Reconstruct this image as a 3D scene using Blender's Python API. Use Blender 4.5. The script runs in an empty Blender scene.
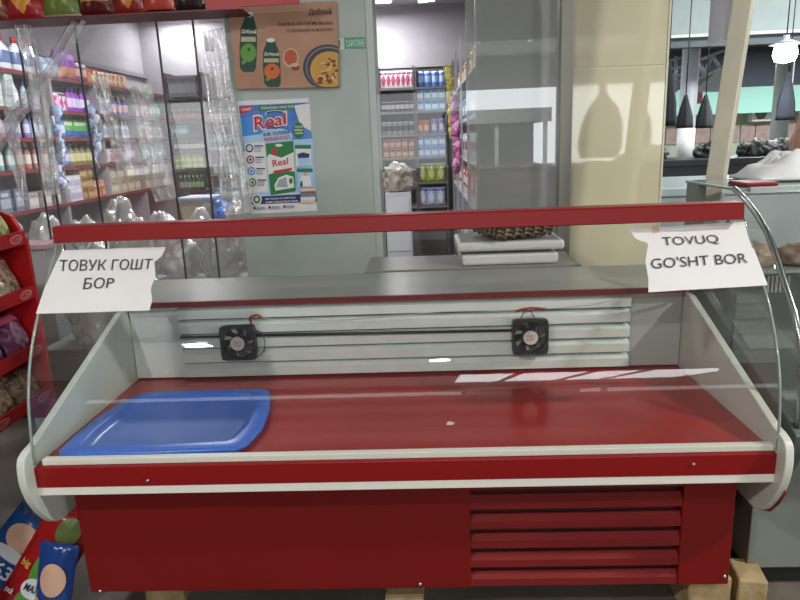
import bpy, bmesh, math, random
from mathutils import Vector, Matrix, noise
random.seed(7)
PI = math.pi
sc = bpy.context.scene
COL = sc.collection

# ------------------------------------------------------------------ camera
FOC = 659.744
CP = Vector((0.0891, 0.0, 1.3588))
FW = Vector((-0.04083931, 0.97098804, -0.23561488)).normalized()
RT = Vector((0.99871482, 0.03258609, -0.03881811)).normalized()
UP = RT.cross(FW).normalized()
cam = bpy.data.cameras.new('camera'); co = bpy.data.objects.new('camera', cam); COL.objects.link(co)
cam.sensor_fit = 'HORIZONTAL'; cam.sensor_width = 36; cam.lens = FOC / 800 * 36
cam.clip_start = 0.05; cam.clip_end = 200
co.matrix_world = Matrix(((RT.x, UP.x, -FW.x, CP.x), (RT.y, UP.y, -FW.y, CP.y), (RT.z, UP.z, -FW.z, CP.z), (0, 0, 0, 1)))
sc.camera = co

def ray(x, y): return FW + RT * ((x - 400) / FOC) - UP * ((y - 300) / FOC)
def at(x, y, Y):
    d = ray(x, y); return CP + d * ((Y - CP.y) / d.y)
def atz(x, y, Z):
    d = ray(x, y); return CP + d * ((Z - CP.z) / d.z)
def atx(x, y, X):
    d = ray(x, y); return CP + d * ((X - CP.x) / d.x)

# ------------------------------------------------------------------ materials
MATS = {}
def lin(c):
    if isinstance(c, str):
        c = tuple(int(c[i:i + 2], 16) / 255 for i in (0, 2, 4))
    return tuple(((v + .055) / 1.055) ** 2.4 if v > .04045 else v / 12.92 for v in c) + (1,)
def mat(name, c, rough=.5, metal=0, spec=.5, var=0, vscale=8, bump=0, bscale=60, coat=0, emit=None, estr=0, c2=None, trans=0):
    if name in MATS: return MATS[name]
    m = bpy.data.materials.new(name); m.use_nodes = True
    nt = m.node_tree; b = nt.nodes['Principled BSDF']
    b.inputs['Base Color'].default_value = lin(c)
    b.inputs['Roughness'].default_value = rough; b.inputs['Metallic'].default_value = metal
    b.inputs['Specular IOR Level'].default_value = spec
    if coat: b.inputs['Coat Weight'].default_value = coat; b.inputs['Coat Roughness'].default_value = .05
    if emit: b.inputs['Emission Color'].default_value = lin(emit); b.inputs['Emission Strength'].default_value = estr
    tc = nt.nodes.new('ShaderNodeTexCoord')
    if var or c2:
        n = nt.nodes.new('ShaderNodeTexNoise'); n.inputs['Scale'].default_value = vscale; n.inputs['Detail'].default_value = 5
        nt.links.new(tc.outputs['Object'], n.inputs['Vector'])
        r = nt.nodes.new('ShaderNodeValToRGB'); r.color_ramp.elements[0].position = .35; r.color_ramp.elements[1].position = .65
        a = lin(c)
        if c2: lo, hi = a, lin(c2)
        else: lo, hi = tuple(v * (1 - var) for v in a[:3]) + (1,), tuple(min(1, v * (1 + var)) for v in a[:3]) + (1,)
        r.color_ramp.elements[0].color = lo; r.color_ramp.elements[1].color = hi
        nt.links.new(n.outputs['Fac'], r.inputs['Fac']); nt.links.new(r.outputs['Color'], b.inputs['Base Color'])
    if bump:
        n2 = nt.nodes.new('ShaderNodeTexNoise'); n2.inputs['Scale'].default_value = bscale; n2.inputs['Detail'].default_value = 4
        nt.links.new(tc.outputs['Object'], n2.inputs['Vector'])
        bp = nt.nodes.new('ShaderNodeBump'); bp.inputs['Strength'].default_value = bump; bp.inputs['Distance'].default_value = .01
        nt.links.new(n2.outputs['Fac'], bp.inputs['Height']); nt.links.new(bp.outputs['Normal'], b.inputs['Normal'])
    MATS[name] = m; return m
def glassmat(name, tint=(1, 1, 1), base=.035, top=.8, power=4, rough=0.0, diff=0, dcol=(.9, .9, .9), bump=0, bscale=20):
    """see-through sheet: transparent + mirror reflection growing towards grazing (+ a diffuse share: painted haze on panes, milkiness on plastic)"""
    if name in MATS: return MATS[name]
    m = bpy.data.materials.new(name); m.use_nodes = True; nt = m.node_tree; nt.nodes.clear()
    out = nt.nodes.new('ShaderNodeOutputMaterial'); mx = nt.nodes.new('ShaderNodeMixShader')
    tr = nt.nodes.new('ShaderNodeBsdfTransparent'); tr.inputs['Color'].default_value = (*tint, 1)
    gl = nt.nodes.new('ShaderNodeBsdfGlossy'); gl.inputs['Roughness'].default_value = rough; gl.inputs['Color'].default_value = (1, 1, 1, 1)
    lw = nt.nodes.new('ShaderNodeLayerWeight'); lw.inputs['Blend'].default_value = .5
    p = nt.nodes.new('ShaderNodeMath'); p.operation = 'POWER'; p.inputs[1].default_value = power
    q = nt.nodes.new('ShaderNodeMath'); q.operation = 'MULTIPLY_ADD'; q.inputs[1].default_value = top - base; q.inputs[2].default_value = base
    nt.links.new(lw.outputs['Facing'], p.inputs[0]); nt.links.new(p.outputs[0], q.inputs[0]); nt.links.new(q.outputs[0], mx.inputs['Fac'])
    src = tr
    if diff:
        d = nt.nodes.new('ShaderNodeBsdfDiffuse'); d.inputs['Color'].default_value = (*dcol, 1)
        m2 = nt.nodes.new('ShaderNodeMixShader'); m2.inputs['Fac'].default_value = diff
        nt.links.new(tr.outputs[0], m2.inputs[1]); nt.links.new(d.outputs[0], m2.inputs[2]); src = m2
    if bump:
        tc = nt.nodes.new('ShaderNodeTexCoord'); n2 = nt.nodes.new('ShaderNodeTexNoise'); n2.inputs['Scale'].default_value = bscale
        nt.links.new(tc.outputs['Object'], n2.inputs['Vector'])
        bp = nt.nodes.new('ShaderNodeBump'); bp.inputs['Strength'].default_value = bump; bp.inputs['Distance'].default_value = .02
        nt.links.new(n2.outputs['Fac'], bp.inputs['Height']); nt.links.new(bp.outputs['Normal'], gl.inputs['Normal'])
    nt.links.new(src.outputs[0], mx.inputs[1]); nt.links.new(gl.outputs[0], mx.inputs[2]); nt.links.new(mx.outputs[0], out.inputs['Surface'])
    MATS[name] = m; return m

# ------------------------------------------------------------------ mesh helper
class MB:
    def __init__(s): s.v = []; s.f = []; s.m = []; s.sm = []
    def add(s, vs, fs, mi=0, smooth=False):
        o = len(s.v); s.v += [Vector(v) for v in vs]
        for f in fs: s.f.append(tuple(i + o for i in f)); s.m.append(mi); s.sm.append(smooth)
        return o
    def box(s, x0, x1, y0, y1, z0, z1, mi=0, M=None):
        vs = [Vector((x, y, z)) for x in (x0, x1) for y in (y0, y1) for z in (z0, z1)]
        if M: vs = [M @ v for v in vs]
        s.add(vs, [(0, 1, 3, 2), (4, 6, 7, 5), (0, 4, 5, 1), (2, 3, 7, 6), (0, 2, 6, 4), (1, 5, 7, 3)], mi); return s
    def prism(s, pts, a, b, axis='x', mi=0, smooth=False):
        """closed outline pts extruded along axis from a to b; pts are the other two coordinates"""
        n = len(pts)
        def P(p, t):
            return {'x': (t, p[0], p[1]), 'y': (p[0], t, p[1]), 'z': (p[0], p[1], t)}[axis]
        vs = [P(p, a) for p in pts] + [P(p, b) for p in pts]
        s.add(vs, [tuple(range(n))[::-1], tuple(range(n, 2 * n))], mi)
        s.add(vs, [(i, (i + 1) % n, n + (i + 1) % n, n + i) for i in range(n)], mi, smooth); return s
    def poly(s, pts, mi=0): s.add(pts, [tuple(range(len(pts)))], mi); return s
    def slab(s, pts, off, mi=0):
        n = len(pts); pts = [Vector(p) for p in pts]; off = Vector(off)
        s.add(pts + [p + off for p in pts], [tuple(range(n)), tuple(range(2 * n - 1, n - 1, -1))] + [(i, n + i, n + (i + 1) % n, (i + 1) % n) for i in range(n)], mi); return s
    def lathe(s, prof, n=16, mi=0, c=(0, 0, 0), sx=1, sy=1, mis=None):
        vs = []
        for r, z in prof:
            for k in range(n):
                a = 2 * PI * k / n; vs.append((c[0] + r * math.cos(a) * sx, c[1] + r * math.sin(a) * sy, c[2] + z))
        o = len(s.v); s.v += [Vector(v) for v in vs]
        for j in range(len(prof) - 1):
            for k in range(n):
                s.f.append((o + j * n + k, o + j * n + (k + 1) % n, o + (j + 1) * n + (k + 1) % n, o + (j + 1) * n + k))
                s.m.append(mis[j] if mis else mi); s.sm.append(True)
        s.f.append(tuple(o + k for k in range(n))[::-1]); s.m.append(mis[0] if mis else mi); s.sm.append(False)
        t = o + (len(prof) - 1) * n
        s.f.append(tuple(t + k for k in range(n))); s.m.append(mis[-1] if mis else mi); s.sm.append(False); return s
    def tube(s, path, r, n=8, mi=0):
        path = [Vector(p) for p in path]; vs = []
        for i, p in enumerate(path):
            t = (path[min(i + 1, len(path) - 1)] - path[max(i - 1, 0)]).normalized()
            a = t.cross(Vector((0, 0, 1)))
            if a.length < .05: a = t.cross(Vector((1, 0, 0)))
            a.normalize(); b = t.cross(a)
            rr = r[i] if isinstance(r, (list, tuple)) else r
            for k in range(n): q = 2 * PI * k / n; vs.append(p + (a * math.cos(q) + b * math.sin(q)) * rr)
        L = len(path)
        s.add(vs, [(j * n + k, j * n + (k + 1) % n, (j + 1) * n + (k + 1) % n, (j + 1) * n + k) for j in range(L - 1) for k in range(n)], mi, True)
        s.add(vs, [tuple(range(n))[::-1], tuple(range((L - 1) * n, L * n))], mi); return s
    def sheet(s, fn, nu, nv, mi=0, smooth=True, mfn=None):
        vs = [fn(i / nu, j / nv) for j in range(nv + 1) for i in range(nu + 1)]
        o = len(s.v); s.v += [Vector(v) for v in vs]
        for j in range(nv):
            for i in range(nu):
                a = o + j * (nu + 1) + i; s.f.append((a, a + 1, a + nu + 2, a + nu + 1))
                s.m.append(mfn((i + .5) / nu, (j + .5) / nv) if mfn else mi); s.sm.append(smooth)
        return s
    def build(s, name, mats, parent=None, loc=None, bevel=0, bseg=2, fix=True, weld=False):
        me = bpy.data.meshes.new(name)
        base = Vector(parent_loc(parent)) if parent else Vector(loc if loc else (0, 0, 0))
        me.from_pydata([tuple(v - base) for v in s.v], [], s.f)
        for i, p in enumerate(me.polygons): p.material_index = s.m[i]; p.use_smooth = s.sm[i]
        if not isinstance(mats, (list, tuple)): mats = [mats]
        for m in mats: me.materials.append(m)
        if fix or weld:
            bm = bmesh.new(); bm.from_mesh(me)
            bmesh.ops.remove_doubles(bm, verts=bm.verts, dist=1e-5)
            if fix: bmesh.ops.recalc_face_normals(bm, faces=bm.faces)
            bm.to_mesh(me); bm.free()
        o = bpy.data.objects.new(name, me); COL.objects.link(o)
        if parent: o.parent = parent
        else: o.location = base
        if bevel:
            b = o.modifiers.new('bevel', 'BEVEL'); b.width = bevel; b.segments = bseg; b.limit_method = 'ANGLE'; b.angle_limit = .6
        return o
def parent_loc(p):
    l = Vector((0, 0, 0))
    while p: l = l + p.location; p = p.parent
    return l
def tag(o, label, cat, group=None, kind=None):
    o['label'] = label; o['category'] = cat
    if group: o['group'] = group
    if kind: o['kind'] = kind
    return o
def thing(name, label, cat, loc=(0, 0, 0), group=None):
    o = bpy.data.objects.new(name, None); COL.objects.link(o); o.location = loc; o.empty_display_size = .05
    return tag(o, label, cat, group)
def struct(o): o['kind'] = 'structure'; return o
def dup(o, loc, rz=None, label=None, scale=None, rx=0, ry=0):
    c = o.copy(); COL.objects.link(c); c.location = loc
    if rz is not None: c.rotation_euler = (rx, ry, rz)
    if scale: c.scale = scale if isinstance(scale, (tuple, list)) else (scale,) * 3
    if label: c['label'] = label
    for ch in list(o.children):
        d = ch.copy(); COL.objects.link(d); d.parent = c
        for g in list(ch.children):
            e = g.copy(); COL.objects.link(e); e.parent = d
    return c

# lettering: a text line as mesh, mapped through fn(u,v) -> world (u right 0..1, v up 0..1)
def text_mesh(body, bold=False):
    cu = bpy.data.curves.new('t', 'FONT'); cu.body = body; cu.resolution_u = 4
    if bold: cu.offset = .018 if bold is True else bold
    o = bpy.data.objects.new('t', cu); COL.objects.link(o)
    dg = bpy.context.evaluated_depsgraph_get(); dg.update()
    me = bpy.data.meshes.new_from_object(o.evaluated_get(dg))
    bpy.data.objects.remove(o); bpy.data.curves.remove(cu)
    return me
def text_into(mb, body, fn, mi=0, bold=False):
    me = text_mesh(body, bold)
    if not me.vertices: return
    xs = [v.co.x for v in me.vertices]; ys = [v.co.y for v in me.vertices]
    x0, x1, y0, y1 = min(xs), max(xs), min(ys), max(ys)
    vs = [fn((v.co.x - x0) / max(x1 - x0, 1e-6), (v.co.y - y0) / max(y1 - y0, 1e-6)) for v in me.vertices]
    mb.add(vs, [tuple(p.vertices) for p in me.polygons], mi)
    bpy.data.meshes.remove(me)
def quadfn(tl, tr, br, bl, to):
    """bilinear over four picture corners, each taken to the surface by to(x,y)"""
    P = [Vector(to(*q)) for q in (tl, tr, br, bl)]
    def fn(u, v): return (P[3] * (1 - u) + P[2] * u) * (1 - v) + (P[0] * (1 - u) + P[1] * u) * v
    return fn
ORD = ['first', 'second', 'third', 'fourth', 'fifth', 'sixth', 'seventh', 'eighth', 'ninth', 'tenth', 'eleventh', 'twelfth', 'thirteenth', 'fourteenth', 'fifteenth', 'sixteenth']

# colours
RED = mat('red_paint', '700f0e', .42, spec=.35, var=.05, vscale=3)
REDRAIL = mat('red_rail', '821113', .4, spec=.3)
DECK = mat('red_deck', '9a1e1c', .16, spec=.5, var=.06, vscale=2.5)
WHITE = mat('white_plastic', 'dfddd2', .4)
CASEW = mat('case_white', 'c9d2c6', .45, var=.04, vscale=6)
SLATW = mat('slat_white', 'd3dad4', .4, var=.05, vscale=10)
DARKCAV = mat('dark_cavity', '23201f', .9)
DARKRED = mat('dark_red_gap_shade', '3a0d0d', .8)
GREYTOP = mat('grey_worktop', '8f8f88', .3, var=.06, vscale=6)
STEEL = mat('steel', 'b8bab8', .3, metal=1)
BLACKP = mat('black_plastic', '1b1c1e', .45)
PAPER = mat('paper', 'dedcda', .8, var=.03, vscale=5)
INK = mat('ink', '3b3a3d', .7)
BLUE = mat('blue_plastic', '3566c4', .3, spec=.5)
GLASS = glassmat('case_glass', (.965, .985, .97), .04, .9, 4.0, diff=.012)
GLASSE = mat('glass_edge', '8b958d', .15, spec=.8)
PANE = glassmat('shop_pane', (.93, .95, .94), .10, .9, 3.5, diff=.10, dcol=(.8, .8, .8))  # diffuse share paints the washed-out haze over the shop window
FILM = glassmat('plastic_film', (.93, .94, .95), .2, .85, 2.0, rough=.16, diff=.32, bump=.8, bscale=14)
BAGF = glassmat('plastic_bag', (.85, .86, .86), .12, .7, 2.5, rough=.25, diff=.5, dcol=(.62, .6, .56), bump=.8, bscale=30)

# ------------------------------------------------------------------ display case
HW = .95; OUT = .985
TOPZ = 1.118
PROF = [(1.538, .572), (1.541, .63), (1.549, .69), (1.560, .745), (1.582, .81), (1.612, .87), (1.652, .93), (1.703, .99), (1.757, 1.05), (1.792, 1.09), (1.812, 1.125)]
def GY(z):
    if z <= PROF[0][1]: return PROF[0][0]
    for (y0, z0), (y1, z1) in zip(PROF, PROF[1:]):
        if z <= z1:
            t = (z - z0) / (z1 - z0); return y0 + (y1 - y0) * t
    return PROF[-1][0]
def smoothprof(n=40):
    # resample PROF with a Catmull-Rom curve
    P = [Vector((y, z)) for y, z in PROF]; P = [2 * P[0] - P[1]] + P + [2 * P[-1] - P[-2]]; res = []
    for i in range(1, len(P) - 2):
        for k in range(4):
            t = k / 4; a, b, c, d = P[i - 1], P[i], P[i + 1], P[i + 2]
            res.append(.5 * ((2 * b) + (c - a) * t + (2 * a - 5 * b + 4 * c - d) * t * t + (3 * b - a - 3 * c + d) * t ** 3))
    res.append(P[-2]); return [(p.x, p.y) for p in res]
SP = smoothprof(); PROF = SP
GN = []
def glass_hit(px, py):
    d = ray(px, py); lo, hi = .5, 3.2
    for _ in range(50):
        t = (lo + hi) / 2; p = CP + d * t
        if p.y < GY(min(p.z, 1.125)) and p.z > .55: lo = t
        else: hi = t
    return CP + d * lo
def on_glass(p, off=.003):
    z = p.z; y = GY(z); dy = GY(z + .01) - GY(z - .01)
    n = Vector((0, -.02, dy)).normalized()
    return Vector((p.x, y, z)) + n * off

case = thing('display_case', 'long red and white refrigerated meat counter with curved glass front', 'display case', (0, 1.9, 0))
# body box behind the front panels
b = MB(); b.box(-.905, .905, 1.68, 2.5, .115, .5); b.build('cabinet_body', RED, case)
b = MB(); b.box(-.912, .19, 1.63, 1.682, .118, .5); fp = b.build('front_panel', RED, case, bevel=.003)
b = MB(); b.box(.765, .905, 1.63, 1.682, .118, .5); fp2 = b.build('front_panel', RED, case, bevel=.003)
def screw(x, y, z, parent, r=.006):
    m = MB(); m.lathe([(r, 0), (r, .002), (r * .7, .005), (.0005, .006)], 10)
    for v in m.v: v.xyz = (x + v.x, y - v.z, z + v.y)
    return m.build('screw', STEEL, parent)
for q in ((420, 584),): p = at(*q, 1.63); screw(p.x, 1.63, p.z, fp)
p = at(724, 576, 1.63); screw(p.x, 1.63, p.z, fp2)
p = at(100, 591, 1.63); screw(p.x, 1.63, p.z, fp)
# front vent with six sloping slats
b = MB(); b.box(.19, .765, 1.672, 1.676, .118, .5); vent = b.build('vent', DARKRED, case)  # backing in darkened red paints the shade between the slats
VS = mat('vent_slat_red', '74201f', .6, spec=.2, var=.08, vscale=5)
for k in range(6):
    z0 = .12 + k * .0605
    b = MB(); b.prism([(1.634, z0), (1.634, z0 + .022), (1.650, z0 + .036), (1.655, z0 + .036), (1.655, z0 + .030), (1.642, z0 + .017), (1.640, z0)], .188, .767, 'x'); b.build('slat', VS, vent)
# black plinth gap and feet
b = MB(); b.box(-.88, .88, 1.72, 2.45, .06, .115); b.build('plinth', DARKCAV, case)
# bumper rail and white strips
b = MB(); b.box(-HW, HW, 1.533, 1.57, .508, .566); rail = b.build('bumper_rail', REDRAIL, case, bevel=.003)
for q in ((148, 480), (693, 464)): p = at(*q, 1.533); screw(p.x, 1.533, p.z, rail, .005)
b = MB(); b.box(-HW, HW, 1.536, 1.6, .484, .5075); b.build('white_strip', WHITE, case, bevel=.002)
b = MB(); b.box(-.93, .945, 1.545, 1.566, .566, .583); b.build('white_strip', WHITE, case, bevel=.002)
# trough underside closing the overhang
b = MB(); b.prism([(1.56, .486), (1.56, .56), (2.22, .56), (2.22, .47), (1.66, .47)], -.945, .945, 'x'); b.build('trough', CASEW, case)
# deck
b = MB(); b.box(-.945, .945, 1.566, 2.2, .557, .5675); deck = b.build('deck', DECK, case)
# side walls with rounded front bottoms
SIDE = [(2.46, .36), (1.66, .362), (1.615, .365), (1.575, .385), (1.538, .43), (1.510, .48), (1.495, .53), (1.494, .57), (1.503, .603), (1.53, .617), (1.56, .622), (2.13, .826), (2.46, .835)]
EDGE = mat('sidewall_edge_white', 'cdd0c6', .35)
def crom(P, per=5):
    P = [Vector(p) for p in P]; P = [2 * P[0] - P[1]] + P + [2 * P[-1] - P[-2]]; R = []
    for i in range(1, len(P) - 2):
        for k in range(per):
            t = k / per; a, b_, c, d = P[i - 1], P[i], P[i + 1], P[i + 2]
            R.append(.5 * ((2 * b_) + (c - a) * t + (2 * a - 5 * b_ + 4 * c - d) * t * t + (3 * b_ - a - 3 * c + d) * t ** 3))
    return [(p.x, p.y) for p in R] + [(P[-2].x, P[-2].y)]
SIDE = [SIDE[0]] + crom(SIDE[1:11]) + SIDE[11:]
for s in (-1, 1):
    b = MB(); b.prism(SIDE, s * .947, s * .968, 'x'); b.build('side_wall', EDGE if s > 0 else CASEW, case, bevel=.003)
# red-brown line under the right side wall lip
b = MB(); b.tube([(.966, y, z) for y, z in [(1.68, .36), (1.615, .362), (1.572, .384), (1.535, .43), (1.51, .475)]], .004, 6); b.build('edge_trim', mat('edge_trim_red', '6a1a18', .5), case)
# back panel, flat cover plates, louver grille
b = MB(); b.box(-.95, .95, 2.2, 2.46, .557, .825); b.build('back_wall', CASEW, case)
for x0, x1, nm in ((-.945, -.772, SLATW), (.772, .945, mat('cover_plate_grey', 'aeb2ac', .4, metal=.2))):
    b = MB(); b.box(x0, x1, 2.178, 2.2, .572, .83); b.build('cover_plate', nm, case, bevel=.003)
b = MB(); b.box(-.772, .772, 2.19, 2.2, .572, .84); lv = b.build('louver_back_shade', mat('louver_back_shade', '5a605d', .6), case)  # back plate colour stands in for the shading in the louver gaps
for k in range(5):
    z0 = .577 + k * .0525
    b = MB(); b.prism([(2.164, z0), (2.161, z0 + .030), (2.184, z0 + .044), (2.186, z0 + .040), (2.167, z0 + .028), (2.170, z0)], -.77, .77, 'x'); b.build('slat', SLATW, lv)
# worktop at the back with a red front edge
b = MB(); b.box(-.985, .985, 2.16, 2.55, .838, .853); wt = b.build('worktop', GREYTOP, case, bevel=.002)
b = MB(); b.box(-.95, .955, 2.148, 2.16, .834, .853); b.build('worktop_edge', mat('worktop_edge_red', '6f1518', .4), case)
# top rail
b = MB(); b.prism([(1.772, 1.119), (1.768, 1.122), (1.772, 1.160), (1.778, 1.164), (1.835, 1.164), (1.84, 1.158), (1.84, 1.135), (1.80, 1.119)], -.932, .93, 'x'); tr_ = b.build('top_rail', REDRAIL, case)
b = MB(); b.box(-.932, .93, 1.84, 1.875, 1.148, 1.160); b.build('rail_lip', mat('rail_lip', 'b6a9a4', .25), tr_)
# glass
b = MB(); n = len(SP)
pts = [(y, z) for y, z in SP if z < 1.121] 
thick = []
for i, (y, z) in enumerate(pts):
    a = Vector(pts[min(i + 1, len(pts) - 1)]) - Vector(pts[max(i - 1, 0)]); a.normalize()
    thick.append((y + a.y * .005, z - a.x * .005))
m = len(pts)
for X in (-.965, .955):
    pass
vs = [(-.945, y, z) for y, z in pts] + [(.95, y, z) for y, z in pts]
b.add(vs, [(i, i + 1, m + i + 1, m + i) for i in range(m - 1)], 0, True)
gl = b.build('front_glass', GLASS, case, fix=False)
for X in (-.945, .95):
    b = MB(); b.tube([(X, y, z) for y, z in pts], .004, 6); b.build('glass_edge', GLASSE, gl)
# side glass panes between the wall top, the curved front and the rail
for s in (-1, 1):
    X = s * .944
    poly = [(X, y, z) for y, z in pts[5:]] + [(X, 1.9, 1.12), (X, 2.14, .835), (X, 1.57, .628)]
    b = MB(); b.poly(poly); b.build('side_glass', GLASS, case, fix=False)
    b = MB(); b.tube([(X, 1.86, 1.13), (X, 2.14, .84)], .004, 6); b.build('glass_edge', GLASSE, case)
# two cooling fans on the louvers
def fan(px0, py0, px1, py1):
    a = at(px0, py0, 2.13); c = at(px1, py1, 2.13); cx, cz = (a.x + c.x) / 2, (a.z + c.z) / 2; h = .06
    m = MB(); N = 32
    # square frame with a round hole
    for yy, d in ((2.128, 0), (2.158, 1)):
        pass
    vs = []
    for k in range(N):
        t = 2 * PI * k / N + PI / 4; ct, st = math.cos(t), math.sin(t)
        q = h / max(abs(ct), abs(st))
        for y in (2.128, 2.158):
            vs.append((cx + ct * min(q, h * 1.34), y, cz + st * min(q, h * 1.34))); vs.append((cx + ct * h * .9, y, cz + st * h * .9))
    fs = []
    for k in range(N):
        i, j = 4 * k, 4 * ((k + 1) % N)
        fs += [(i, j, j + 1, i + 1), (i + 2, i + 3, j + 3, j + 2), (i, i + 2, j + 2, j), (i + 1, j + 1, j + 3, i + 3)]
    m.add(vs, fs)
    fr = m.build('fan', BLACKP, case)
    mm = MB(); mm.lathe([(.028, -.004), (.028, .022), (.025, .024)], 20)
    for v in mm.v: v.xyz = (cx + v.x, 2.152 - v.z, cz + v.y)
    mm.build('hub', BLACKP, fr)
    mm = MB(); mm.lathe([(.0245, 0), (.0245, .0012)], 20)
    for v in mm.v: v.xyz = (cx + v.x, 2.1282 - v.z, cz + v.y)
    hub = mm.build('hub_sticker', mat('hub_sticker', 'c9c3bd', .5), fr)
    mm = MB()
    for zz, t in ((.005, 'DC'), (-.006, '12V')):
        mm = MB(); text_into(mm, t, lambda u, v, zz=zz: (cx + (u - .5) * .022, 2.1268, cz + zz + (v - .5) * .008), 0, True)
        mm.build('lettering', mat('print_red', 'a02828', .6), fr)
    mm = MB()
    for k in range(7):
        t = 2 * PI * k / 7
        def bl(u, v, t=t):
            r = .025 + .028 * u; a = t + .65 * v + .25 * u
            return (cx + r * math.cos(a), 2.138 + .012 * v, cz + r * math.sin(a))
        mm.sheet(bl, 3, 3)
    mm.build('blades', mat('fan_blade', '161718', .6), fr, fix=False)
    for sx, sz in ((-1, -1), (-1, 1), (1, -1), (1, 1)):
        mm = MB(); mm.lathe([(.005, 0), (.005, .002)], 8)
        for v in mm.v: v.xyz = (cx + sx * .05 + v.x, 2.128 - v.z, cz + sz * .05 + v.y)
        mm.build('screw', mat('dark_steel', '4a4b4d', .4, metal=1), fr)
    return cx, cz
f1 = fan(218, 325, 257, 362); f2 = fan(512, 320, 549, 355)
b = MB(); b.tube([(-.765, 2.155, f1[1] + .02), (f1[0] - .06, 2.155, f1[1] + .02)], .004, 6); b.build('rod', BLACKP, case)
b = MB(); b.tube([(f1[0] + .06, 2.155, f1[1] + .02), (f2[0] - .06, 2.155, f2[1] + .02)], .005, 6); b.build('rod', BLACKP, case)
REDW = mat('red_wire', 'a3332e', .5)
def wire(pts, r=.002, m=None):
    b = MB(); P = [Vector(p) for p in pts]; path = []
    for i in range(len(P) - 1):
        a, bb, c, d = P[max(i - 1, 0)], P[i], P[i + 1], P[min(i + 2, len(P) - 1)]
        for k in range(6):
            t = k / 6; path.append(.5 * ((2 * bb) + (c - a) * t + (2 * a - 5 * bb + 4 * c - d) * t * t + (3 * bb - a - 3 * c + d) * t ** 3))
    path.append(P[-1]); b.tube(path, r, 5); return b.build('wire', m or REDW, case)
wire([at(252, 326, 2.15), at(250, 318, 2.14), at(257, 315, 2.13), at(262, 318, 2.14)], .004)
wire([at(255, 330, 2.14), at(263, 335, 2.13), at(264, 350, 2.13), at(256, 358, 2.14)], .0018, mat('dark_wire', '4c4643', .5))
wire([at(516, 311, 2.14), at(530, 308, 2.13), at(546, 309, 2.14)], .004)
wire([at(520, 321, 2.14), at(524, 312, 2.13), at(530, 311, 2.13), at(536, 320, 2.14)], .0018)
wire([at(262, 318, 2.145), at(340, 320, 2.145), at(440, 312, 2.145), at(516, 311, 2.145)], .0016, mat('pale_wire', 'a8aaa6', .5))
wire([at(546, 309, 2.145), at(590, 305, 2.145), at(614, 300, 2.145)], .0016, MATS['pale_wire'])

# paper signs taped on the curved glass
def paper_sign(outline, lines, label):
    # outline: picture points, clockwise from top left; left edge list and right edge list by rows
    L, R = outline
    LP = [glass_hit(*p) for p in L]; RP = [glass_hit(*p) for p in R]
    def inter(P, t):
        zt = P[0].z + (P[-1].z - P[0].z) * t
        for a, c in zip(P, P[1:]):
            if a.z >= zt >= c.z:
                k = (a.z - zt) / max(a.z - c.z, 1e-6); q = a + (c - a) * k; q.z = zt; return q
        return P[-1].copy()
    def fn(u, v):
        a = inter(LP, v); c = inter(RP, v); p = a + (c - a) * u
        w = .002 * noise.noise(Vector((p.x * 12, p.z * 14, 3)))
        return on_glass(p, .004 + w)
    b = MB(); b.sheet(fn, 24, 20)
    o = b.build('paper_sign', PAPER, None, loc=on_glass((LP[0] + RP[-1]) / 2), fix=False)
    tag(o, label, 'sign')
    mb = MB()
    for body, tl, tr, br, bl in lines:
        P = [glass_hit(*q) for q in (tl, tr, br, bl)]
        def f2(u, v):
            p = (P[3] * (1 - u) + P[2] * u) * (1 - v) + (P[0] * (1 - u) + P[1] * u) * v
            return on_glass(p, .0068 + .002 * noise.noise(Vector((p.x * 12, p.z * 14, 3))))
        text_into(mb, body, f2)
    mb.build('lettering', INK, o, fix=False)
    return o
paper_sign(([(63, 251), (54, 270), (45, 290), (37, 314.5)], [(166, 247.5), (163, 256), (155, 263), (156, 277), (151, 290), (153, 300), (150, 311)]),
           [('ТОВУК ГОШТ', (61, 261), (154, 260), (152, 270.5), (60, 272.5)), ('БОP', (86, 279), (116, 278.5), (114, 289), (84, 290.5))],
           'white paper with two lines of Cyrillic taped at the left end of the curved glass')
s2 = paper_sign(([(629, 229), (635, 240), (648, 244), (645, 262), (648, 280), (648, 293)], [(744, 222), (750, 240), (758, 262), (767, 286)]),
           [('TOVUQ', (661, 238.5), (716, 236), (719, 245.5), (663, 248.5)), ("GO'SHT BOR", (650, 259.5), (745, 254), (747, 264), (651, 270))],
           'white paper with two lines of Latin letters taped at the right end of the glass')
mb = MB(); q = [glass_hit(*p) for p in ((651, 228), (658, 227), (659, 233), (652, 234))]; mb.poly([on_glass(p, .007) for p in q]); mb.build('tape', mat('beige_tape', 'cfae93', .5), s2, fix=False)

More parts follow.
